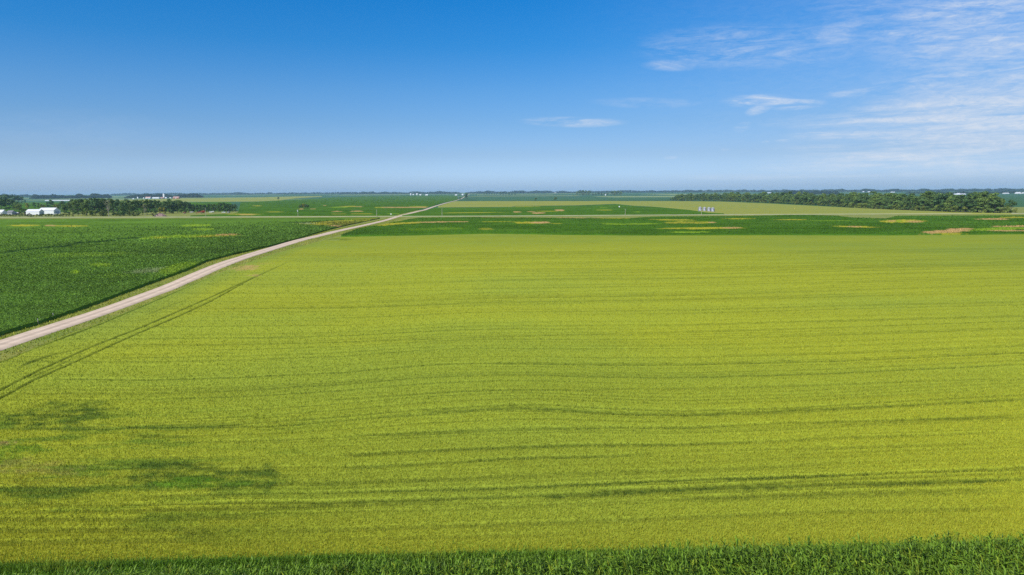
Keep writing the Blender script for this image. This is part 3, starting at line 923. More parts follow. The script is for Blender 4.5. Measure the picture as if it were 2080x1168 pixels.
# --- corn along the bottom edge
def corn_variants(nv=12):
    out = []
    for k in range(nv):
        r = np.random.default_rng(100 + k)
        V, F, C = [], [], []
        hh = r.uniform(2.0, 2.35)
        nl = 10
        for i in range(nl):
            hb = hh * (0.35 + 0.62 * i / nl)
            a = (i % 2) * math.pi + r.normal(0, 0.45)
            L = r.uniform(0.75, 1.1) * (1.0 if i < nl - 3 else 0.75)
            up = r.uniform(0.55, 1.15) if i < nl - 2 else r.uniform(1.0, 1.4)
            w = r.uniform(0.09, 0.135)
            b0 = len(V)
            tw = r.normal(0, 0.35)
            for s in range(5):
                q = s / 4
                rad = L * (q * math.cos(up) + 0.28 * q * q)
                zz = hb + L * (q * math.sin(up) - 0.62 * q * q * (0.5 + r.random() * 0.25))
                ww = w * (1 - q) ** 0.6 * (0.7 + 0.3 * min(1, q * 4)) * 0.5 + 0.003
                sx, sy = -math.sin(a + tw * q), math.cos(a + tw * q)
                for sg in (-1, 1):
                    V.append((rad * math.cos(a) + sg * ww * sx, rad * math.sin(a) + sg * ww * sy, zz + sg * 0.02 * r.normal()))
                    g_ = r.uniform(0.85, 1.15)
                    C.append((0.160 * g_, 0.265 * g_, 0.02 * g_))
            for s in range(4):
                F.append((b0 + 2 * s, b0 + 2 * s + 1, b0 + 2 * s + 3, b0 + 2 * s + 2))
        b0 = len(V)
        for ang in (0, math.pi / 2):
            for z in (0, hh):
                for sg in (-1, 1):
                    V.append((sg * 0.018 * math.cos(ang), sg * 0.018 * math.sin(ang), z))
                    C.append((0.08, 0.16, 0.03))
        F += [(b0, b0 + 1, b0 + 3, b0 + 2), (b0 + 4, b0 + 5, b0 + 7, b0 + 6)]
        out.append((np.array(V), np.array(F), np.array(C)))
    return out


CE = np.array([(-500, 1202), (0, 1174), (150, 1167), (300, 1160), (700, 1141), (1100, 1124), (1400, 1113), (1700, 1105), (2080, 1099), (2700, 1086)], float)
ex, ey, _ = p2w(CE[:, 0], CE[:, 1], 1.72)
ce = np.polyfit(ex[1:-1], ey[1:-1], 1)
cv = corn_variants()
VV, FF, CC = [], [], []
off = 0
for row in range(15):
    xs = np.arange(-72, 76, 0.21)
    for x in xs:
        if row == 0 and vnoise(x / 1.7, 4.4, 9) > 0.74:
            continue
        if vnoise(x / 2.3 + 7, row * 0.6, 12) > 0.93:
            continue
        v, f, c = cv[random.randrange(len(cv))]
        a = random.gauss(math.pi / 2, 0.5)
        s = random.uniform(0.78, 1.13)
        if row < 2:
            s *= random.uniform(0.75, 1.0)
        ca, sa = math.cos(a), math.sin(a)
        X0 = x + random.gauss(0, 0.04)
        Y0 = ce[0] * x + ce[1] - row * 0.76 + random.gauss(0, 0.05)
        q = v * s
        q = np.stack([q[:, 0] * ca - q[:, 1] * sa + X0, q[:, 0] * sa + q[:, 1] * ca + Y0, q[:, 2] + float(_pz[0])], -1)
        VV.append(q)
        FF.append(f + off)
        off += len(v)
        yl = random.random()
        tintc = np.array([1.0, 1.0, 1.0]) * random.uniform(0.6, 1.35)
        if yl > 0.9:
            tintc = tintc * np.array([1.5, 1.15, 1.0])
        CC.append(c * tintc)
VV = np.concatenate(VV)
VV[:, 2] += terr(VV[:, 0], VV[:, 1]) - float(_pz[0])
corn = mesh_np('corn_crop', VV, np.concatenate(FF), np.concatenate(CC), M_CORN)
tag(corn, 'tall dark green corn along the bottom edge of the wheat', 'crop field', kind='stuff')

# brown soil under the corn and a strip of fresh grass beside it
M_SOIL = paint('corn_soil', (0.13, 0.085, 0.05), 0.95, 0.2, 1.5)
xs = np.linspace(-80, 84, 60)
vs = []
for dyy in (0.5, -14):
    for x in xs:
        y = ce[0] * x + ce[1] + dyy
        vs.append((x, y, float(terr(x, y)) + 0.03))
tag(mesh_np('field_soil', vs, grid_faces(2, 60)[:, ::-1], mat=M_SOIL), kind='structure')


def grass_tufts(name, label, n, sampler, h, w, cols, cat='grass'):
    x, y, c = sampler(n)
    n = len(x)
    z = terr(x, y)
    a = rng.uniform(0, 2 * math.pi, n)
    la, lm = rng.uniform(0, 2 * math.pi, n), np.abs(rng.normal(0, 0.5, n))
    hh = h * rng.uniform(0.5, 1.4, n)
    ww = w * rng.uniform(0.6, 1.4, n)
    base = np.stack([x, y, z], -1)
    side = np.stack([np.cos(a) * ww / 2, np.sin(a) * ww / 2, 0 * a], -1)
    tip = np.stack([np.cos(la) * lm * hh, np.sin(la) * lm * hh, hh], -1)
    P = np.stack([base - side, base + side, base + tip + side * 0.3, base + tip - side * 0.3], 1).reshape(-1, 3)
    col = np.array(cols[0])[None] + (np.array(cols[1]) - np.array(cols[0]))[None] * c[:, None]
    col = col * np.exp(rng.normal(0, 0.2, n))[:, None]
    o = mesh_np(name, P, np.arange(4 * n).reshape(-1, 4), np.repeat(col, 4, 0), M_BLADE)
    return tag(o, label, cat, kind='stuff')


wx, wy, _ = p2w(W_NEAR[0], W_NEAR[1], 0.2)


def strip_sampler(n):
    x = rng.uniform(-75, 78, n)
    lo, hi = ce[0] * x + ce[1] - 0.6, np.interp(x, wx, wy) + 0.7
    y = lo + (hi - lo) * rng.random(n)
    return x, y, np.clip(fbm(x / 5, y / 1.5, 77, 3) * 1.4 - 0.2, 0, 1)


grass_tufts('grass_strip', 'bright green grass strip between the wheat and the corn', 60000, strip_sampler, 0.55, 0.07, ((0.10, 0.26, 0.02), (0.19, 0.33, 0.03)))


wx2, wy2, _ = p2w(W_NEAR[0], W_NEAR[1], 0.72)


def weed_sampler(n):
    x = rng.uniform(-75, 78, n)
    return x, np.interp(x, wx2, wy2) + rng.normal(-0.25, 0.22, n), np.clip(fbm(x / 3, x * 0 + 3.3, 79, 3) * 1.6 - 0.3, 0, 1)


grass_tufts('weedy_edge', 'fringe of tall green weeds along the near edge of the wheat', 26000, weed_sampler, 0.72, 0.08, ((0.12, 0.25, 0.02), (0.22, 0.31, 0.03)))


def verge_sampler(n):
    y = 60 + 700 * rng.random(n) ** 1.6
    s = rng.random(n)
    left = rng.random(n) < 0.5
    o = np.where(left, -3.3 - s * 5.2, 3.3 + s * 8.2)
    x = main_road_x(y) + o
    return x, y, np.clip(fbm(x / 6, y / 9, 78, 4) * 2.0 - 0.6, 0, 1)


grass_tufts('grass_verge', 'yellowing grass verges on both sides of the gravel road', 30000, verge_sampler, 0.24, 0.2, ((0.26, 0.33, 0.025), (0.38, 0.34, 0.05)))


# ------------------------------------------------------------------ trees
def tree_mat(name, base, var=0.35):
    mt, t, b = mat_new(name)
    a = t.n('ShaderNodeAttribute', attribute_name='crop_colour').outputs['Color']
    oi = t.n('ShaderNodeObjectInfo').outputs['Random']
    hue = t.ramp(oi, [(0, (base[0] * 0.8, base[1] * 0.85, base[2] * 1.0)), (0.5, base), (0.8, (base[0] * 1.25, base[1] * 1.12, base[2])), (1, (base[0] * 1.35, base[1] * 1.18, base[2] * 1.1))])
    c = t.mix(1.0, hue, a, 'MULTIPLY')
    t.link(c, b.inputs['Base Color'])
    b.inputs['Specular IOR Level'].default_value = 0.15
    tr = t.n('ShaderNodeBsdfTranslucent')
    t.link(c, tr.inputs[0])
    mx = t.n('ShaderNodeMixShader')
    mx.inputs[0].default_value = 0.22
    t.link(b.outputs[0], mx.inputs[1])
    t.link(tr.outputs[0], mx.inputs[2])
    t.link(mx.outputs[0], mt.node_tree.nodes['Material Output'].inputs[0])
    return mt


M_TREE = tree_mat('broadleaf_foliage', (0.122, 0.195, 0.048))
M_DARK = tree_mat('dark_foliage', (0.084, 0.150, 0.044))
M_LIME = tree_mat('yellow_green_foliage', (0.20, 0.21, 0.022))
M_SHRUB = tree_mat('shrub_foliage', (0.15, 0.20, 0.04))
M_RED = tree_mat('reddish_foliage', (0.055, 0.028, 0.028))
M_PALE = tree_mat('pale_dying_foliage', (0.24, 0.23, 0.12))
M_FARWOOD = tree_mat('far_woodland', (0.034, 0.056, 0.026))
M_BARK = paint('bark', (0.16, 0.125, 0.095), 0.9, 0.2, 2.0)
M_PALEBARK = paint('pale_bare_wood', (0.42, 0.37, 0.31), 0.9, 0.15, 2.0)


def crown_mesh(name, seed, h, r, lobes, per, leaf, low=0.18, top=1.0, flat=1.0, mat=None):
    """unit-free crown: many leaf clumps spread on lobes through the crown's volume"""
    q = np.random.default_rng(seed)
    P, C = [], []
    for k in range(lobes):
        t_ = q.random() ** 0.8
        z = h * (low + (top - low) * t_)
        env = math.sin(math.pi * min(1, 0.14 + 0.80 * t_)) ** 0.6
        rr = r * env * math.sqrt(q.random()) * 0.80
        a = q.uniform(0, 2 * math.pi)
        c = np.array([rr * math.cos(a), rr * math.sin(a), z])
        lr = r * q.uniform(0.28, 0.48) * (0.75 + 0.4 * env)
        n = per
        d = q.normal(size=(n, 3))
        d /= np.linalg.norm(d, axis=1)[:, None]
        d[:, 2] = np.where(d[:, 2] < -0.3, -d[:, 2] * 0.6, d[:, 2])
        p = c + d * lr * (q.uniform(0.55, 1.12, n) * np.array([1, 1, 0.78 * flat])[:, None]).T
        tone = q.uniform(0.62, 1.35)
        u = np.cross(d, q.normal(size=(n, 3)))
        u /= np.linalg.norm(u, axis=1)[:, None] + 1e-6
        nn = d + q.normal(size=(n, 3)) * 0.55
        nn /= np.linalg.norm(nn, axis=1)[:, None]
        v = np.cross(nn, u)
        u = np.cross(v, nn)
        s = (leaf * q.uniform(0.5, 1.3, n))[:, None]
        quad = np.stack([p - u * s - v * s * 0.2, p - v * s * 0.9, p + u * s + v * s * 0.25, p + v * s], 1)
        P.append(quad.reshape(-1, 3))
        C.append(np.repeat((tone * q.uniform(0.8, 1.2, n))[:, None] * np.ones(3), 4, 0))
    P, C = np.concatenate(P), np.concatenate(C)
    P[:, 2] = np.maximum(P[:, 2], 0.15)
    return P, np.arange(len(P)).reshape(-1, 4), C


def trunk_mb(seed, h, r, spread, nl=5):
    q = random.Random(seed)
    mb = MB()
    mb.tube((0, 0, -0.3), (0, 0, h * 0.4), r, r * 0.7, 7)
    mb.tube((0, 0, h * 0.4), (q.uniform(-.3, .3), q.uniform(-.3, .3), h * 0.8), r * 0.7, r * 0.25, 6)
    for k in range(nl):
        a = q.uniform(0, 6.28)
        z0 = h * q.uniform(0.25, 0.5)
        mb.tube((0, 0, z0), (math.cos(a) * spread * q.uniform(.5, .9), math.sin(a) * spread * q.uniform(.5, .9), z0 + h * q.uniform(.15, .38)), r * 0.45, r * 0.1, 5)
    return mb


PROTO = {}


def proto(key, seed, h, r, lobes, per, leaf, mat, low=0.18, trunk=True, flat=1.0, bark=None):
    """prototype tree at 1:1 metres, parked out of sight until its first use"""
    e = bpy.data.objects.new('tree', None)
    COL.objects.link(e)
    P, F, C = crown_mesh('crown', seed, h, r, lobes, per, leaf, low, 0.93, flat)
    mesh_np('crown', P, F, C, mat, e)
    if trunk:
        trunk_mb(seed, h, r * 0.055 + 0.06, r).build('trunk', bark or M_BARK, e)
    PROTO.setdefault(key, []).append([e, False, h, r])


for k in range(6):
    proto('broad', 200 + k, 20, random.uniform(7.0, 8.6), 22, 84, 0.66, M_TREE, 0.05)
for k in range(4):
    proto('dark', 300 + k, 20, random.uniform(6.2, 7.6), 20, 84, 0.64, M_DARK, 0.05)
for k in range(3):
    proto('lime', 400 + k, 10, 4.0, 18, 40, 0.45, M_LIME, 0.08)
for k in range(4):
    proto('shrub', 500 + k, 5, 3.4, 14, 44, 0.40, M_SHRUB, 0.02, flat=0.9)
for k in range(1):
    proto('red', 600 + k, 8, 3.2, 16, 40, 0.4, M_RED, 0.05)
for k in range(3):
    proto('wind', 700 + k, 14, 3.2, 22, 44, 0.45, M_DARK, 0.06)
for k in range(2):
    proto('pale', 800 + k, 20, 5.5, 13, 34, 0.5, M_PALE, 0.35, bark=M_PALEBARK)


def plant(kind, name, label, cat, x, y, h, wide=1.0, group=None, k=None):
    lst = PROTO[kind]
    p = lst[random.randrange(len(lst)) if k is None else k % len(lst)]
    if not p[1]:
        o = p[0]
        p[1] = True
    else:
        o = copy_tree(p[0])
    o.name = name
    s = h / p[2]
    o.location = (x, y, float(terr(x, y)) - 0.05)
    o.scale = (s * wide * random.uniform(0.9, 1.12), s * wide * random.uniform(0.9, 1.12), s)
    o.rotation_euler = (0, 0, random.uniform(0, 6.28))
    for key in ('label', 'category', 'group'):
        if key in o:
            del o[key]
    return tag(o, label, cat, group)


# --- the long grove on the right
gb = np.array([(1362, 407.4), (1460, 408.4), (1560, 412), (1700, 419.4), (1800, 425), (1950, 431), (2010, 432.6)], float)
bx, by, _ = p2w(gb[:, 0], gb[:, 1])
GRP = 'trees of the long grove beside the far wheat field'
o_ = np.argsort(by)
by_s, bx_s = by[o_], bx[o_]
yy = float(by_s[0])
n_grove = 0
while yy < float(by_s[-1]):
    x = float(np.interp(yy, by_s, bx_s))
    stp = 8.0 + (yy - 800) * 0.008
    plant('broad' if random.random() < 0.7 else 'dark', 'broadleaf_tree', 'broad dark green tree at the wheat edge of the long grove', 'tree', x + random.uniform(1, 7), yy, random.uniform(12, 23), random.uniform(0.85, 1.3), GRP + ', front row')
    if random.random() < 0.9:
        plant('broad' if random.random() < 0.6 else 'dark', 'broadleaf_tree', 'tall dark green tree standing behind the front row of the long grove', 'tree', x + random.uniform(12, 22), yy + random.uniform(-4, 4), random.uniform(18, 27), random.uniform(0.9, 1.25), GRP + ', second row')
    if random.random() < 0.62:
        plant('shrub', 'shrub', 'rounded lighter green shrub at the foot of the long grove', 'shrub', x - random.uniform(1.5, 4), yy + random.uniform(-4, 4), random.uniform(4.5, 8.5), 0.8, 'shrubs along the foot of the long grove')
    yy += stp
y0 = float(by_s[0])
x0 = float(bx_s[0])
ex2 = float(p2w(2072, 432.8)[0])
for row in range(4):
    for k, x in enumerate(np.arange(x0 + 6, ex2 + 2, 9.5)):
        edge = (ex2 - x) < 14
        hh = random.uniform(13, 17) if edge else random.uniform(18, 24) + row * 0.6
        plant('broad' if random.random() < 0.6 else 'dark', 'broadleaf_tree', 'dark green tree at the near end of the long grove, close to the crossroad', 'tree', x + random.uniform(-2, 2), y0 + 6 + row * 12 + random.uniform(-3, 3), hh, 0.95, GRP + ', near end')
for k, x in enumerate(np.arange(x0 + 4, ex2 + 2, 8.5)):
    plant('shrub', 'shrub', 'low dense shrub under the near end of the long grove', 'shrub', x, y0 + random.uniform(-1, 3), random.uniform(4, 8), 0.85, 'shrubs at the near end of the long grove')


# --- left farmstead grove
def place_tree(kind, name, label, cat, px, py, hpx, wide=1.0, group=None):
    x, y, z, s = at(px, py)
    return plant(kind, name, label, cat, x, y, hpx * s, wide, group)


for (px, py, hp, kd) in [(132, 436, 22, 'broad'), (141, 435, 25, 'dark'), (150, 437, 29, 'broad'), (159, 437.5, 33, 'broad'), (168, 437, 34, 'dark'), (176, 437.5, 33, 'broad'), (185, 437, 35, 'broad'), (194, 438, 37, 'dark'),
                         (203, 437.5, 35, 'broad'), (212, 437, 37, 'broad'), (231, 438, 34, 'dark'), (239, 438, 29, 'dark'), (247, 438.5, 30, 'broad'), (256, 438, 28, 'dark'), (264, 437, 31, 'broad'), (272, 437, 31, 'broad'), (281, 437, 32, 'dark'),
                         (289, 436, 31, 'broad'), (299, 436, 32, 'broad'), (307, 435, 30, 'dark'), (316, 434, 28, 'broad'), (325, 433, 27, 'dark'), (337, 433.5, 26, 'broad'), (345, 433, 29, 'broad'), (353, 433, 27, 'dark'), (361, 432.5, 27, 'broad'), (369, 432, 25, 'broad'), (377, 431.5, 23, 'dark'), (384, 431, 20, 'broad')]:
    place_tree(kd, 'broadleaf_tree', 'leafy dark green tree in the farm grove beside the white sheds', 'tree', px, py, hp * 0.98, 0.85, 'trees of the farm grove on the left, front row')
for px in range(140, 386, 9):
    place_tree('broad' if random.random() < .6 else 'dark', 'broadleaf_tree', 'tree rising at the back of the farm grove on the left', 'tree', px + random.uniform(-3, 3), 430.5 + random.uniform(-1, 1), random.uniform(21, 27) * (1.0 if px < 260 else 0.86), 0.9, 'trees of the farm grove on the left, back row')
for px in range(389, 480, 6):
    h = 20 if 448 < px < 460 else random.uniform(15, 17.5)
    place_tree('wind', 'windbreak_tree', 'narrow dark tree of the windbreak behind the farm machinery', 'tree', px + random.uniform(-1.5, 1.5), 430.6 - (px - 389) * 0.006, h, 1.25, 'narrow trees of the windbreak')
for px in range(392, 478, 8):
    place_tree('wind', 'windbreak_tree', 'narrow dark tree in the rear row of the windbreak', 'tree', px + random.uniform(-2, 2), 428.4, random.uniform(12, 15), 1.3, 'rear trees of the windbreak')
for i_, (px, py, hp, kd) in enumerate([(4, 430, 27, 'broad'), (13, 427, 25, 'dark'), (20, 426, 22, 'broad'), (27, 426, 21, 'dark'), (34, 428, 18, 'broad')]):
    place_tree(kd, 'broadleaf_tree', 'bushy green tree rising behind the white house and the grey garage', 'tree', px, py, hp, 0.9, 'trees behind the house and garage')
place_tree('broad', 'broadleaf_tree', 'round green tree between the grey garage and the white sheds', 'tree', 40, 434.5, 21, 1.0)
place_tree('red', 'reddish_tree', 'dark reddish purple tree at the left end of the white sheds', 'tree', 51, 436.5, 12, 0.9)
place_tree('red', 'reddish_bush', 'low dark red bush in front of the long white shed', 'bush', 60, 437.2, 4.5, 1.3)
for px, py, hp in [(56, 425, 12), (86, 423.5, 11), (91, 423, 8.5), (113, 424, 11), (119, 424.5, 12)]:
    place_tree('lime', 'yellow_bush', 'yellow green bush rising behind the white shed roofs', 'bush', px, py, hp, 1.0, 'yellow bushes behind the sheds')
for px, py, hp in [(70, 423, 12), (78, 422.5, 11), (97, 422, 12), (104, 421.5, 16), (108, 421, 12), (125, 425, 15), (129, 428, 20)]:
    place_tree('dark', 'broadleaf_tree', 'small green tree growing behind the white sheds', 'tree', px, py, hp, 0.95, 'small trees behind the sheds')
for px, py, hp in [(168, 438.6, 9), (177, 438.8, 11), (186, 439, 12), (195, 439, 11), (204, 439.2, 10), (213, 439, 12), (262, 438.8, 5), (243, 439.2, 5), (252, 439.3, 4.5), (235, 439.3, 5), (271, 439, 9), (279, 439, 8)]:
    place_tree('shrub', 'shrub', 'rounded green shrub along the front of the farm grove', 'shrub', px, py, hp, 0.85, 'shrubs along the front of the farm grove')
for px in list(range(3, 150, 6)):
    place_tree('shrub', 'hedge_bush', 'low bush of the hedge between the sheds and the crossroad', 'bush', px, 440.0 + random.uniform(-0.3, 0.3), random.uniform(4.0, 6.0), 1.0, 'hedge bushes in front of the farmstead')
place_tree('lime', 'yellow_bush', 'yellow green bush at the grove edge beside the brush pile', 'bush', 326, 433.5, 13, 0.9)
place_tree('lime', 'yellow_bush', 'slim light green bush right of the brush pile', 'bush', 334, 434, 13, 0.6)
place_tree('red', 'dark_bush', 'dark round bush touching the left end of the brush pile', 'bush', 311, 439.2, 6.5, 1.1)
place_tree('dark', 'dark_bush', 'dark spreading bush by the machinery clearing', 'bush', 350, 434.5, 7.5, 1.4)
place_tree('pale', 'dying_tree', 'pale half bare tree with a thick light trunk in the farm grove', 'tree', 221, 440, 34, 0.95)
place_tree('pale', 'dying_tree', 'grey leafless looking tree standing alone before the grove', 'tree', 295, 440.2, 26, 0.8)
# far left group, farther back
for px, py, hp in [(2, 414, 18), (9, 415, 20), (16, 415, 20), (23, 414.5, 19), (30, 414.5, 17), (37, 413.5, 17), (44, 413, 14), (51, 412.5, 7), (-8, 415, 20), (-18, 415, 20)]:
    place_tree('dark', 'broadleaf_tree', 'hazy blue green tree in the group behind the farmstead at the left edge', 'tree', px, py, hp, 1.0, 'hazy trees behind the farmstead')

# lone trees and clumps in the far fields
place_tree('dark', 'lone_tree', 'small round dark tree alone at the end of the narrow wheat field', 'tree', 565.5, 405.6, 5.6, 1.4)
for px, hp in [(609, 8), (613, 9.5), (617, 10), (621, 9.5), (625, 8)]:
    place_tree('lime' if px == 617 else 'broad', 'field_tree', 'olive tree of the small clump alone in the green field', 'tree', px, 424, hp, 1.1, 'olive trees of the field clump')
place_tree('dark', 'lone_tree', 'left one of the two small trees at the far wheat edge', 'tree', 1088, 407.2, 5.6, 1.5)
place_tree('broad', 'lone_tree', 'right one of the two small trees at the far wheat edge', 'tree', 1128, 406.8, 7.0, 1.2)
place_tree('broad', 'roadside_tree', 'rounded tree on the gravel road where it nears the horizon', 'tree', 947, 404, 13, 0.75)
place_tree('dark', 'roadside_tree', 'dark tree beside the far white farmhouse near the road', 'tree', 934.5, 405.4, 5, 1.2)
place_tree('dark', 'roadside_bush', 'tiny dark bush right of the far gravel road', 'bush', 950.5, 405.6, 4, 1.0)
for px, py, hp in [(1172, 396.6, 8), (1178, 396.6, 9.5), (1184, 396.8, 10.5), (1190, 396.8, 10), (1196, 396.4, 9)]:
    place_tree('broad', 'field_tree', 'tree of the rounded far clump left of the low far trees', 'tree', px, py, hp, 1.1, 'trees of the rounded far clump')
for px in range(1204, 1240, 6):
    place_tree('dark', 'field_tree', 'low dark tree in the far row beside the small white tower', 'tree', px, 396.8, 5.4, 1.5, 'low trees of the far row')
for px, hp in [(1243, 9), (1249, 9.5), (1255, 9.5), (1261, 8)]:
    place_tree('broad', 'field_tree', 'rounded far tree at the right end of the far row', 'tree', px, 397, hp, 1.2, 'rounded trees ending the far row')
for px in range(1016, 1052, 6):
    place_tree('dark', 'field_tree', 'dark far tree in the short row left of centre', 'tree', px, 395.8, 6, 1.4, 'dark trees of the short far row')
for px in range(984, 1014, 5):
    place_tree('dark', 'field_tree', 'narrow dark far tree right of the road end', 'tree', px, 395.8, 4.4, 1.0, 'narrow trees right of the road end')


# --- far-off woods that read as one mass each
def far_wood(label, x0, x1, base, hpx, dens=1.0, mat=None, taper=True, rows=2):
    P, C = [], []
    xs = np.arange(x0, x1, 2.4 / dens)
    for r_ in range(rows):
        for px in xs:
            by_ = np.interp(px, [x0, x1], base) - r_ * 0.5
            x, y, z, s = at(px + random.uniform(-1, 1), by_)
            e_ = min(1.0, (px - x0) / 12 + 0.45, (x1 - px) / 12 + 0.45) if taper else 1
            hh = min(hpx * s * 0.82, 30) * (0.55 + 0.75 * vnoise(px / 9.0, 3.3, int(x0) % 97)) * e_
            q = np.random.default_rng(int(px * 10 + x0 * 7) % 99991 + r_)
            n = 20
            rad = max(hh * 0.45, 1.6 * s)
            d = q.normal(size=(n, 3))
            d /= np.linalg.norm(d, axis=1)[:, None]
            p = d * np.array([rad, rad, hh * 0.48]) + np.array([x, y, z + hh * 0.5])
            nn = d + q.normal(size=(n, 3)) * 0.4
            nn /= np.linalg.norm(nn, axis=1)[:, None]
            u = np.cross(nn, q.normal(size=(n, 3)))
            u /= np.linalg.norm(u, axis=1)[:, None]
            v = np.cross(nn, u)
            sz = (rad * 0.55 * q.uniform(0.6, 1.2, n))[:, None]
            P.append(np.stack([p - u * sz, p - v * sz, p + u * sz, p + v * sz], 1).reshape(-1, 3))
            C.append(np.repeat((q.uniform(0.8, 1.2) * q.uniform(0.85, 1.15, n))[:, None] * np.ones(3), 4, 0))
    P = np.concatenate(P)
    o = mesh_np('distant_wood', P, np.arange(len(P)).reshape(-1, 4), np.concatenate(C), M_FARWOOD)
    return tag(o, label, 'woodland', kind='stuff')


far_wood('long blue green wood on the horizon above the white sheds', 62, 226, (404, 402.5), 10)
far_wood('dark wood behind the far dairy farm with the silo', 255, 412, (403, 401.5), 8.5)
far_wood('thin blue tree line on the horizon far left', -200, 62, (400, 400), 6)
far_wood('thin blue tree line on the horizon left of the road', 226, 480, (396.6, 395.4), 4, 0.8)
far_wood('small hazy clump with a pointed top on the horizon', 470, 510, (395.4, 395.2), 6.5)
far_wood('hazy horizon tree line left of the centre', 505, 700, (395.2, 394.2), 4, 0.8)
far_wood('blue horizon tree line behind the small white farm', 690, 935, (394.6, 393.6), 6)
far_wood('blue horizon tree line right of the far road', 950, 1190, (393.2, 392.0), 6)
far_wood('blue horizon tree line left of the long grove', 1190, 1420, (391.6, 390.8), 6)
far_wood('raised blue wood on the horizon above the grain bins', 1405, 1560, (390.6, 390.0), 7)
far_wood('blue wooded horizon above the long grove', 1540, 1830, (390.4, 389.2), 6.5, 1.0)
far_wood('green wooded rise above the middle of the long grove', 1590, 1705, (394.4, 395), 8)
far_wood('blue wooded horizon behind the white farm buildings on the right', 1800, 2300, (389.2, 387.0), 5.5)
far_wood('hazy tree belt in front of the right horizon', 1840, 2120, (393.6, 392.4), 4.5, 0.8)

# ------------------------------------------------------------------ buildings
M_WHITE = paint('white_sheet_metal', (0.80, 0.79, 0.78), 0.5, 0.04, 0.3, rib=('X', 3.0))
M_WROOF = paint('white_metal_roof', (0.78, 0.76, 0.77), 0.45, 0.05, 0.2, rib=('X', 2.0))
M_GREY = paint('grey_siding', (0.36, 0.37, 0.39), 0.7, 0.06, 0.5)
M_GROOF = paint('grey_shingles', (0.22, 0.22, 0.23), 0.9, 0.1, 1.0)
M_REDB = paint('barn_red', (0.36, 0.11, 0.08), 0.75, 0.1, 0.4)
M_PINKR = paint('faded_red_roof', (0.58, 0.36, 0.31), 0.7, 0.1, 0.3)
M_DOOR = paint('grey_door', (0.50, 0.52, 0.55), 0.6, 0.05, 0.4)
M_TRIM = paint('dark_trim', (0.10, 0.10, 0.11), 0.6, 0.05, 1.0)
M_WOODT = paint('tan_wood', (0.48, 0.33, 0.20), 0.8, 0.15, 1.0)
M_GLASS = paint('window_glass', (0.05, 0.06, 0.07), 0.15, 0.05, 1.0)


def shed(name, label, cat, loc, L, D, hw, hr, rz=0.0, walls=None, roof=None, door='front', group=None, door_mat=None, windows=0):
    """gabled building: ridge along local x, front long wall at y=0, base corner centre at loc"""
    walls, roof = walls or M_WHITE, roof or M_WROOF
    e = empty(name, label, cat, loc, rz, group)
    w = MB()
    h = L / 2
    w.add([(-h, 0, 0), (h, 0, 0), (h, D, 0), (-h, D, 0), (-h, 0, hw), (h, 0, hw), (h, D, hw), (-h, D, hw), (-h, D / 2, hr), (h, D / 2, hr)],
          [(0, 1, 5, 4), (1, 2, 6, 9, 5), (2, 3, 7, 6), (3, 0, 4, 8, 7), (0, 3, 2, 1)])
    w.build('wall', walls, e)
    r = MB()
    o, th = 0.35, 0.14
    sl = (hr - hw) / (D / 2)
    for sg in (0, 1):
        ya, yb = (-o, D / 2) if sg == 0 else (D + o, D / 2)
        za = hw - o * sl + 0.06
        zb = hr + 0.06
        vs = [(-h - o, ya, za), (h + o, ya, za), (h + o, yb, zb), (-h - o, yb, zb)]
        vs += [(x, y, z + th) for x, y, z in vs]
        fs = [(0, 1, 2, 3), (7, 6, 5, 4), (0, 4, 5, 1), (1, 5, 6, 2), (2, 6, 7, 3), (3, 7, 4, 0)]
        r.add(vs, fs if sg == 0 else [f[::-1] for f in fs])
    r.build('roof', roof, e)
    if door == 'gable':
        dm = MB()
        dm.box(h - 0.02, h + 0.06, D * 0.22, D * 0.78, 0.02, hw * 0.86)
        dm.build('door', door_mat or M_DOOR, e)
    elif door == 'front':
        dm = MB()
        dm.box(-h * 0.15, h * 0.2, -0.06, 0.02, 0.02, hw * 0.8)
        dm.build('door', door_mat or M_DOOR, e)
    for k in range(windows):
        xw = -h + L * (k + 0.5) / windows
        if door == 'front' and -h * 0.2 < xw < h * 0.25:
            continue
        wm = MB()
        wm.box(xw - 0.5, xw + 0.5, -0.05, 0.02, hw * 0.42, hw * 0.78)
        wm.build('window', M_GLASS, e)
    return e


def shed_px(name, label, cat, px0, px1, py, D, hw_px, hr_px, rz=0.0, **kw):
    """front wall from px0 to px1 at base py"""
    x, y, z, s = at((px0 + px1) / 2, py)
    return shed(name, label, cat, (x, y, z), abs(px1 - px0) * s, D, hw_px * s, hr_px * s, rz, **kw)


shed_px('machine_shed', 'long low white shed with a grey door in its end wall', 'shed', 53, 80, 437.0, 10.5, 7.3, 11.5, door='gable', windows=0)
shed_px('machine_shed', 'larger white shed with a tall roof on the right of the low one', 'shed', 78, 109.5, 434.6, 15.5, 7.2, 12.2, door='gable')
shed_px('house', 'white gabled house half cut by the left edge of the picture', 'house', -8, 5, 437.0, 9, 6.5, 10.5, door='front', windows=3, roof=M_WROOF)
shed_px('garage', 'grey garage with a white end wall left of the sheds', 'garage', 14, 24.5, 436.3, 8, 5, 8.5, walls=M_GREY, roof=M_GROOF, door='front', door_mat=M_GREY)
shed_px('lean_to', 'small tan open wooden shed beside the grey garage', 'shed', 30, 36, 436.0, 4, 3, 4.2, walls=M_WOODT, roof=M_WROOF, door='front', door_mat=M_TRIM)

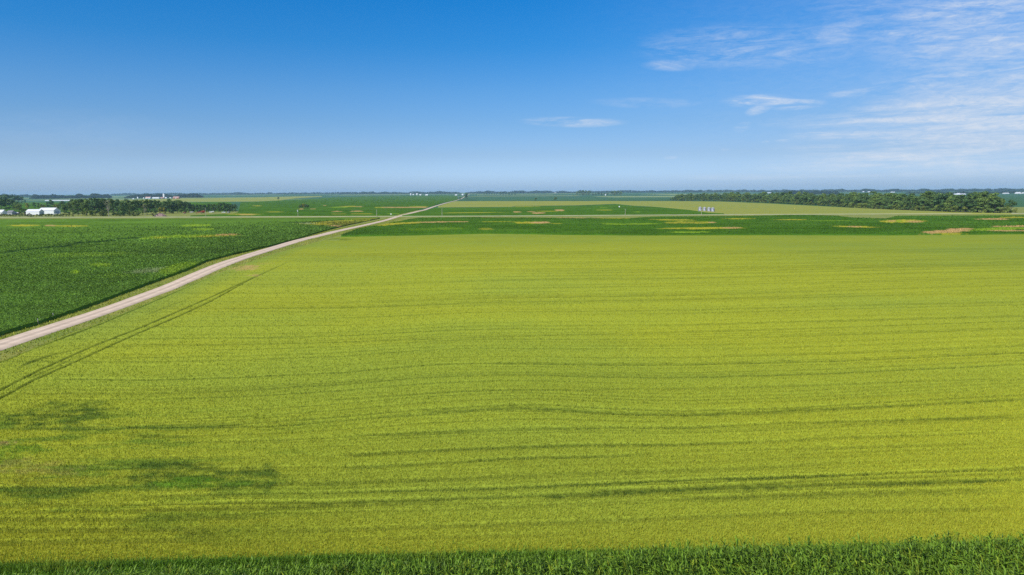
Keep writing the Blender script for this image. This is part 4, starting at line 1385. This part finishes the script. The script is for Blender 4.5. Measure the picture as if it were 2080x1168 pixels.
# far dairy farm on the left
shed_px('red_barn', 'long red far barn right of the tall white silo', 'barn', 351, 363, 403.6, 22, 2.3, 4.2, walls=M_REDB, roof=M_PINKR, door='front', windows=0)
shed_px('red_barn', 'low red far barn just left of the tall white silo', 'barn', 324.5, 332, 403.2, 20, 1.4, 2.6, walls=M_REDB, roof=M_PINKR, door='front')
shed_px('dairy_barn', 'low white far barn with rows of openings left of the silo', 'barn', 309, 323, 403.4, 20, 1.7, 2.8, door='none', windows=5)
shed_px('dairy_barn', 'white far barn with pinkish roof left of the long open barn', 'barn', 295, 305, 403.4, 20, 1.6, 3.6, roof=M_PINKR, door='front')
shed_px('dairy_barn', 'small white far shed just right of the tall white silo', 'shed', 335, 338, 403.0, 14, 1.4, 2.4, door='front')
shed_px('dairy_barn', 'smallest white far shed between silo and long red barn', 'shed', 344, 347, 402.6, 12, 1.0, 1.7, door='front')
shed_px('dairy_barn', 'white far hut standing left of the pinkish roofed barn', 'shed', 290.5, 292.5, 403.6, 10, 1.4, 2.3, door='front')
shed_px('dairy_barn', 'low white far shed at the left end of the dairy farm', 'shed', 269, 272, 404.4, 12, 0.9, 1.5, door='front')
shed_px('long_barn', 'very long low white barn far off above the sheds', 'barn', 91, 141, 408.0, 16, 0.9, 1.7, door='none')


def silo(label, px, py, hpx, wpx):
    x, y, z, s = at(px, py)
    e = empty('silo', label, 'silo', (x, y, z))
    r, h = wpx * s / 2, hpx * s
    MB().lathe([(r, 0), (r, h * 0.86)], 24).build('tower', M_WHITE, e, True)
    MB().lathe([(r * 1.02, h * 0.86), (r * 0.98, h * 0.9), (r * 0.75, h * 0.96), (r * 0.3, h * 0.995), (0.05, h)], 24).build('dome', M_WROOF, e, True)
    c = MB()
    c.box(r, r + 0.7 * s, -0.4 * s, 0.4 * s, 0, h * 0.84)
    c.build('chute', M_WHITE, e)
    return e


silo('tall white silo rising above the far dairy farm', 332.6, 402.6, 9.6, 2.3)
silo('short white silo at the left of the far dairy farm', 279.6, 403.8, 4.0, 1.5)

# farm along the horizon left of the road
shed_px('farm_building', 'white far barn farthest left in the row near the road end', 'barn', 833, 835, 396.6, 20, 2.4, 3.6)
shed_px('farm_building', 'white far barn with a broad front in the row near the road end', 'barn', 864, 869, 397.0, 20, 1.2, 2.2)
shed_px('farm_building', 'white far shed left of the broad fronted far barn', 'shed', 852, 855.5, 396.8, 16, 1.2, 2.0)
shed_px('farm_building', 'white far house right of the leftmost far barn', 'house', 838, 840.5, 396.4, 14, 1.4, 2.2)
shed_px('farm_building', 'white gabled far house before dark trees left of the road', 'house', 845.5, 848, 396.2, 14, 2.0, 3.2)
shed_px('farm_building', 'low white far shed just left of the road end', 'shed', 924, 928.5, 397.0, 14, 1.0, 1.8)
shed_px('farm_building', 'white far farmhouse beside the rounded roadside tree', 'house', 938, 941, 396.8, 10, 1.8, 3.0)
shed_px('farm_building', 'flat white far roof on the horizon right of the road', 'barn', 1123, 1131, 392.4, 30, 0.8, 1.4)
shed_px('farm_building', 'small white tower like building in the far tree row', 'shed', 1229, 1231, 397.2, 8, 2.0, 2.8)
shed_px('farm_building', 'white farmhouse gable showing inside the long grove', 'house', 1739, 1745, 406.0, 10, 5.6, 8.2)
shed_px('farm_building', 'wide white far barn above the grove near the right edge', 'barn', 1941, 1962, 395.2, 26, 1.2, 2.0)
shed_px('farm_building', 'taller white far barn joined to the wide one on the right', 'barn', 1945, 1951, 395.6, 20, 1.8, 3.2)
shed_px('farm_building', 'low white far building second from the right edge', 'barn', 2040, 2050, 393.6, 20, 1.1, 1.9)
shed_px('farm_building', 'white far building with two gables near the right edge', 'barn', 2065, 2074, 393.6, 20, 1.8, 3.2)
shed_px('farm_building', 'white far shed cut by the right edge of the picture', 'shed', 2077, 2084, 393.2, 18, 1.2, 2.2)
shed_px('farm_building', 'pale far roof left of the wooded rise on the horizon', 'barn', 1560, 1569, 392.2, 30, 0.8, 1.4)
shed_px('farm_building', 'first of two tiny white far sheds above the long grove', 'shed', 1753, 1756, 390.2, 20, 0.9, 1.6)
shed_px('farm_building', 'second of two tiny white far sheds above the long grove', 'shed', 1764, 1767.5, 390.4, 20, 0.9, 1.6)
shed_px('farm_building', 'pale far barn right of the two tiny white sheds', 'barn', 1811, 1818, 391.0, 24, 0.9, 1.5)


# --- four grain bins
M_BIN = paint('galvanised_steel', (0.26, 0.26, 0.285), 0.5, 0.06, 0.5, metal=0.35, rib=('Z', 4.0))
M_BINROOF = paint('bin_roof', (0.40, 0.41, 0.42), 0.5, 0.05, 0.5, metal=0.2)
bin0 = None
for (px, py, lab) in [(1421.9, 429.0, 'leftmost corrugated steel grain bin of the four'), (1431.0, 429.6, 'second steel grain bin from the left'), (1440.0, 430.2, 'third steel grain bin from the left'), (1447.6, 430.8, 'rightmost corrugated steel grain bin of the four')]:
    x, y, z, s = at(px, py)
    if bin0 is None:
        r = 7.0 * s / 2
        h = 7.0 * s
        e = empty('grain_bin', lab, 'grain bin', (x, y, z))
        MB().lathe([(r + 0.25, -0.3), (r + 0.25, 0.25), (r, 0.25)], 28).build('base', M_GREY, e)
        MB().lathe([(r, 0.25), (r, h)], 28).build('wall', M_BIN, e, True)
        MB().lathe([(r + 0.15, h - 0.05), (r + 0.15, h + 0.08), (r * 0.22, h + 2.0 * s), (r * 0.2, h + 2.3 * s), (0.05, h + 2.4 * s)], 28).build('roof', M_BINROOF, e, False)
        d = MB()
        d.box(-0.5, 0.5, -r - 0.12, -r + 0.1, 0.5, 2.4)
        d.build('door', M_DOOR, e)
        l = MB()
        for sx in (-0.25, 0.25):
            l.tube((1.5 + sx, -r + 0.15, 0.2), (1.5 + sx, -r + 0.15, h), 0.05, 0.05, 5)
        for q in range(14):
            l.tube((1.25, -r + 0.15, 0.4 + q * h / 14.5), (1.75, -r + 0.15, 0.4 + q * h / 14.5), 0.035, 0.035, 4)
        l.build('ladder', M_TRIM, e)
        bin0 = e
    else:
        e = copy_tree(bin0)
        e.location = (x, y, z)
        e['label'] = lab
    e['group'] = 'grain bins'

# --- utility poles along the crossroad
M_POLE = paint('weathered_pole', (0.42, 0.38, 0.32), 0.9, 0.12, 2.0)
M_CERAMIC = paint('insulator', (0.55, 0.56, 0.55), 0.3, 0.05, 2.0)
M_CAN = paint('transformer_grey', (0.62, 0.64, 0.65), 0.5, 0.05, 1.0)


def pole(label, px, py, hpx, can=False):
    x, y, z, s = at(px, py)
    h = hpx * s
    e = empty('utility_pole', label, 'utility pole', (x, y, z), 0.0, 'utility poles along the crossroad')
    MB().tube((0, 0, -0.5), (0, 0, h), 0.24, 0.17, 8).build('post', M_POLE, e)
    a = MB()
    a.box(-0.1, 0.1, -1.1, 1.1, h - 0.75, h - 0.58)
    a.build('crossarm', M_POLE, e)
    for yy_ in (-0.95, 0.95):
        MB().tube((0, yy_, h - 0.58), (0, yy_, h - 0.3), 0.07, 0.05, 6).build('insulator', M_CERAMIC, e)
    MB().tube((0, 0, h), (0, 0, h + 0.3), 0.07, 0.05, 6).build('insulator', M_CERAMIC, e)
    if can:
        MB().lathe([(0.45, h - 2.6), (0.48, h - 2.5), (0.48, h - 1.2), (0.3, h - 1.05), (0.05, h - 1.0)], 12).build('transformer', M_CAN, e, True).location = (0, -0.6, 0)
        MB().tube((0, 0, h - 2.8), (0, -0.9, h - 1.9), 0.08, 0.08, 6).build('bracket', M_TRIM, e)
    return e


pole('grey pole in front of the machinery and windbreak', 418.3, 441.0, 19)
pole('pole with a pale transformer near its top, left of the olive clump', 605.5, 440.4, 15, True)
pole('plain pole left of the road junction', 765.3, 440.0, 14)
pole('greenish plain pole right of the road junction', 898.0, 438.9, 15.5)
pole('faint pole at the tan verge between junction and grain bins', 1270, 437.4, 13)
pole('pole standing in front of the leftmost grain bin', 1424.8, 436.6, 12)

# --- small things around the farm and the junction
M_RED = paint('red_paint', (0.55, 0.07, 0.04), 0.45, 0.05, 1.0)
M_GREENP = paint('green_paint', (0.07, 0.24, 0.06), 0.45, 0.05, 1.0)
M_WHITEP = paint('white_paint', (0.80, 0.80, 0.80), 0.35, 0.04, 1.0)
M_RUBBER = paint('rubber', (0.03, 0.03, 0.03), 0.9, 0.05, 2.0)
M_RUST = paint('rust', (0.30, 0.13, 0.08), 0.9, 0.15, 1.0)


def wheel(e, x, y, r, w=0.3):
    o = MB()
    o.tube((0, -w / 2, 0), (0, w / 2, 0), r, r, 14)
    o = o.build('wheel', M_RUBBER, e)
    o.location = (x, y, r)
    c = MB()
    c.tube((0, -w / 2 - 0.03, 0), (0, w / 2 + 0.03, 0), r * 0.5, r * 0.5, 10)
    c.build('rim', M_WHITEP, o)


def pickup(label, px, py, rz, body):
    x, y, z, s = at(px, py)
    e = empty('pickup_truck', label, 'truck', (x, y, z), rz)
    b = MB()
    b.prism([(-2.8, 0.5), (2.8, 0.5), (2.8, 1.05), (1.5, 1.2), (-0.9, 1.2), (-2.8, 1.2)], -1.0, 1.0)
    b.build('body', body, e)
    c = MB()
    c.prism([(-0.9, 1.2), (1.35, 1.2), (0.75, 1.9), (-0.7, 1.9)], -0.92, 0.92)
    c.build('cab', body, e)
    g_ = MB()
    g_.prism([(-0.75, 1.28), (1.1, 1.28), (0.68, 1.82), (-0.6, 1.82)], -0.95, 0.95)
    g_.build('window', M_GLASS, e)
    for wx_ in (-1.8, 1.8):
        for wy_ in (-0.9, 0.9):
            wheel(e, wx_, wy_, 0.42)
    return e


def tractor(label, px, py, rz, body):
    x, y, z, s = at(px, py)
    e = empty('tractor', label, 'tractor', (x, y, z), rz)
    b = MB()
    b.prism([(-0.3, 1.0), (2.4, 1.0), (2.4, 1.9), (-0.3, 2.1)], -0.45, 0.45)
    b.build('hood', body, e)
    c = MB()
    c.prism([(-1.7, 1.2), (-0.2, 1.2), (-0.1, 2.0), (-0.35, 3.2), (-1.6, 3.2)], -0.8, 0.8)
    c.build('cab', M_GLASS, e)
    r = MB()
    r.box(-1.75, -0.2, -0.9, 0.9, 3.2, 3.4)
    r.build('roof', body, e)
    for wy_ in (-1.0, 1.0):
        wheel(e, -1.1, wy_, 0.95, 0.5)
        wheel(e, 1.8, wy_ * 0.9, 0.6, 0.35)
    MB().tube((1.3, 0.3, 1.9), (1.3, 0.3, 3.0), 0.07, 0.07, 6).build('exhaust', M_TRIM, e)
    return e


def wagon(label, px, py, rz, body, sc=1.0):
    x, y, z, s = at(px, py)
    e = empty('grain_wagon', label, 'grain wagon', (x, y, z), rz)
    b = MB()
    b.add([(-1.2, -0.7, 1.0), (1.2, -0.7, 1.0), (1.2, 0.7, 1.0), (-1.2, 0.7, 1.0), (-2.4, -1.4, 2.6), (2.4, -1.4, 2.6), (2.4, 1.4, 2.6), (-2.4, 1.4, 2.6), (-2.4, -1.4, 3.2), (2.4, -1.4, 3.2), (2.4, 1.4, 3.2), (-2.4, 1.4, 3.2)],
          [(3, 2, 1, 0), (0, 1, 5, 4), (1, 2, 6, 5), (2, 3, 7, 6), (3, 0, 4, 7), (4, 5, 9, 8), (5, 6, 10, 9), (6, 7, 11, 10), (7, 4, 8, 11), (8, 9, 10, 11)])
    b.build('hopper', body, e)
    f = MB()
    f.box(-2.0, 2.0, -0.6, 0.6, 0.75, 0.95)
    f.build('frame', M_TRIM, e)
    a = MB()
    a.tube((2.0, 0, 0.85), (3.8, 0, 0.6), 0.08, 0.06, 6)
    a.build('drawbar', M_TRIM, e)
    for wx_ in (-1.5, 1.5):
        for wy_ in (-0.95, 0.95):
            wheel(e, wx_, wy_, 0.5)
    e.scale = (sc, sc, sc)
    return e


def auger(label, px, py, rz, body):
    x, y, z, s = at(px, py)
    e = empty('grain_auger', label, 'grain auger', (x, y, z), rz)
    MB().tube((-6, 0, 0.6), (4.5, 0, 4.6), 0.28, 0.28, 8).build('tube', body, e)
    MB().lathe([(0.4, 0.3), (0.9, 1.2), (0.9, 1.3), (0.05, 1.3)], 12).build('hopper', body, e).location = (-6, 0, 0)
    f = MB()
    for sg in (-1, 1):
        f.tube((0, sg * 1.4, 0.5), (2.0, 0, 3.6), 0.09, 0.09, 6)
        f.tube((0, sg * 1.4, 0.5), (-3.5, 0, 1.5), 0.08, 0.08, 6)
    f.tube((0, -1.4, 0.5), (0, 1.4, 0.5), 0.08, 0.08, 6)
    f.build('frame', body, e)
    for sg in (-1, 1):
        wheel(e, 0, sg * 1.5, 0.5)
    return e


wagon('red grain wagon parked on the grass beside the pole', 412.8, 433.6, 0.5, M_RED, 1.05)
auger('red grain auger sloping up toward the red wagon', 408.5, 433.8, 0.35, M_RED)
tractor('green tractor between the windbreak and the red wagon', 406, 431.6, 0.8, M_GREENP)
pickup('white pickup parked left of the green tractor', 389, 431.8, 0.2, M_WHITEP)
pickup('white pickup parked right of the red wagon', 428.5, 431.8, -0.1, M_WHITEP)
wagon('pale flat wagon right of the second white pickup', 433, 431.9, 0.1, M_WHITEP, 0.7)
pickup('white pickup near the right end of the windbreak', 454.5, 432.2, 0.1, M_WHITEP)
tractor('white and rust coloured tractor at the right end of the windbreak', 464.5, 432.6, 2.6, M_RUST)
wagon('white tank wagon beside the rust coloured tractor', 464.0, 433.0, 0.4, M_WHITEP, 0.6)
wagon('low rusty wagon lying in the grass before the grove', 375, 434.2, 0.05, M_RUST, 0.8)

# white farm trailer in front of the sheds
x, y, z, s = at(110.5, 437.2)
e = empty('farm_trailer', 'pale blue white farm trailer in front of the larger white shed', 'trailer', (x, y, z), 0.05)
MB().box(-5, 5, -1.2, 1.2, 0.9, 1.15).build('deck', M_WHITEP, e)
rl = MB()
for k in range(9):
    rl.box(-5 + k * 1.2, -4.9 + k * 1.2, -1.2, -1.1, 1.15, 2.3)
rl.box(-5, 5, -1.2, -1.1, 2.3, 2.42)
rl.build('side_rail', M_WHITEP, e)
tr = MB()
tr.tube((5, 0, 1.0), (8, 0, 3.2), 0.16, 0.12, 6)
tr.build('boom', M_WHITEP, e)
for wx_ in (-3, -1.8, 3):
    for wy_ in (-1, 1):
        wheel(e, wx_, wy_, 0.5)

# heap of brush and broken timber
x, y, z, s = at(326, 439.6)
e = empty('brush_pile', 'pinkish grey heap of brush and timber at the road before the grove', 'brush pile', (x, y, z))
M_BRUSH = paint('weathered_timber', (0.40, 0.27, 0.24), 0.9, 0.25, 0.8)
mb = MB()
q = random.Random(5)
for k in range(220):
    t_ = q.uniform(-1, 1)
    hz = 4.4 * (1 - t_ * t_) * q.random() ** 0.7
    cx0, cy0 = t_ * 7.5, q.gauss(0, 1.4)
    a, el_ = q.uniform(0, 6.28), q.gauss(0, 0.35)
    L = q.uniform(0.8, 2.4)
    dv = Vector((math.cos(a) * math.cos(el_), math.sin(a) * math.cos(el_), math.sin(el_))) * L / 2
    c = Vector((cx0, cy0, max(0.2, hz)))
    mb.tube(c - dv, c + dv, q.uniform(0.08, 0.2), q.uniform(0.05, 0.12), 5)
mb.build('timber', M_BRUSH, e)
mb = MB()
mb.lathe([(7.2, 0), (6.2, 1.4), (4.2, 2.7), (1.8, 3.5), (0.1, 3.7)], 18)
o = mb.build('mound', M_BRUSH, e)
o.scale = (1, 0.4, 1)

# road signs
M_SIGN = paint('sign_white', (0.82, 0.82, 0.82), 0.4, 0.02, 1.0)


def sign(label, px, py, h, w, post=M_POLE, mat=M_SIGN, nm='road_sign', cat='sign'):
    x, y, z, s = at(px, py)
    e = empty(nm, label, cat, (x, y, z), 0.0)
    MB().tube((0, 0, -0.2), (0, 0, h), 0.06, 0.06, 6).build('post', post, e)
    b = MB()
    b.prism([(w * math.cos(math.radians(22.5 + 45 * k)), h + w * math.sin(math.radians(22.5 + 45 * k))) for k in range(8)], -0.09, -0.05)
    b.build('plate', mat, e)
    return e


sign('small white sign at the left corner of the road junction', 794.3, 438.0, 1.9, 0.75)
sign('small yellow marker post in the far wheat field', 1614, 427.8, 3.0, 0.5, mat=paint('sign_yellow', (0.7, 0.5, 0.08), 0.5, 0.02, 1.0), nm='marker_post', cat='marker')
sign('small white marker in the hump of soybeans', 1258, 421.6, 1.6, 1.3, nm='field_marker', cat='marker')
x, y, z, s = at(1631.4, 396.0)
e = empty('mast', 'thin pale mast above the wooded rise on the right', 'mast', (x, y, z))
MB().tube((0, 0, 0), (0, 0, 7.5 * s), 0.55, 0.3, 6).build('tower', M_WHITEP, e)
MB().lathe([(0.9, 0), (0.9, 0.8), (0.1, 1.2)], 8).build('beacon', M_WHITEP, e).location = (0, 0, 7.5 * s)
# wooden stakes in the ditch beside the left soybean field
for px, py, lab in [(77.5, 659.5, 'left of two short weathered stakes at the soybean edge'), (108.5, 647.5, 'right of two short weathered stakes at the soybean edge')]:
    x, y, z, s = at(px, py)
    e = empty('fence_stake', lab, 'stake', (x, y, z))
    MB().tube((0, 0, -0.2), (0.03, 0, 1.25), 0.075, 0.065, 7).build('post', M_POLE, e)
    MB().lathe([(0.085, 1.25), (0.085, 1.3), (0.01, 1.36)], 7).build('cap', M_CAN, e)

# parked prototypes never used are removed
for lst in PROTO.values():
    for p in lst:
        if not p[1]:
            for c in list(p[0].children):
                bpy.data.objects.remove(c)
            bpy.data.objects.remove(p[0])

# ------------------------------------------------------------------ haze
HAZE_DENSITY = 3.8e-5
hz = MB()
hz.box(-16500, 16500, -400, 16500, -13.0, 75.0)
M_HAZE = bpy.data.materials.new('haze')
M_HAZE.use_nodes = True
nt = M_HAZE.node_tree
nt.nodes.remove(nt.nodes['Principled BSDF'])
pv = nt.nodes.new('ShaderNodeVolumePrincipled')
pv.inputs['Density'].default_value = HAZE_DENSITY
pv.inputs['Color'].default_value = (0.50, 0.75, 1.0, 1)
pv.inputs['Anisotropy'].default_value = 0.0
nt.links.new(pv.outputs[0], nt.nodes['Material Output'].inputs['Volume'])
hob = hz.build('haze', M_HAZE)
tag(hob, kind='stuff')
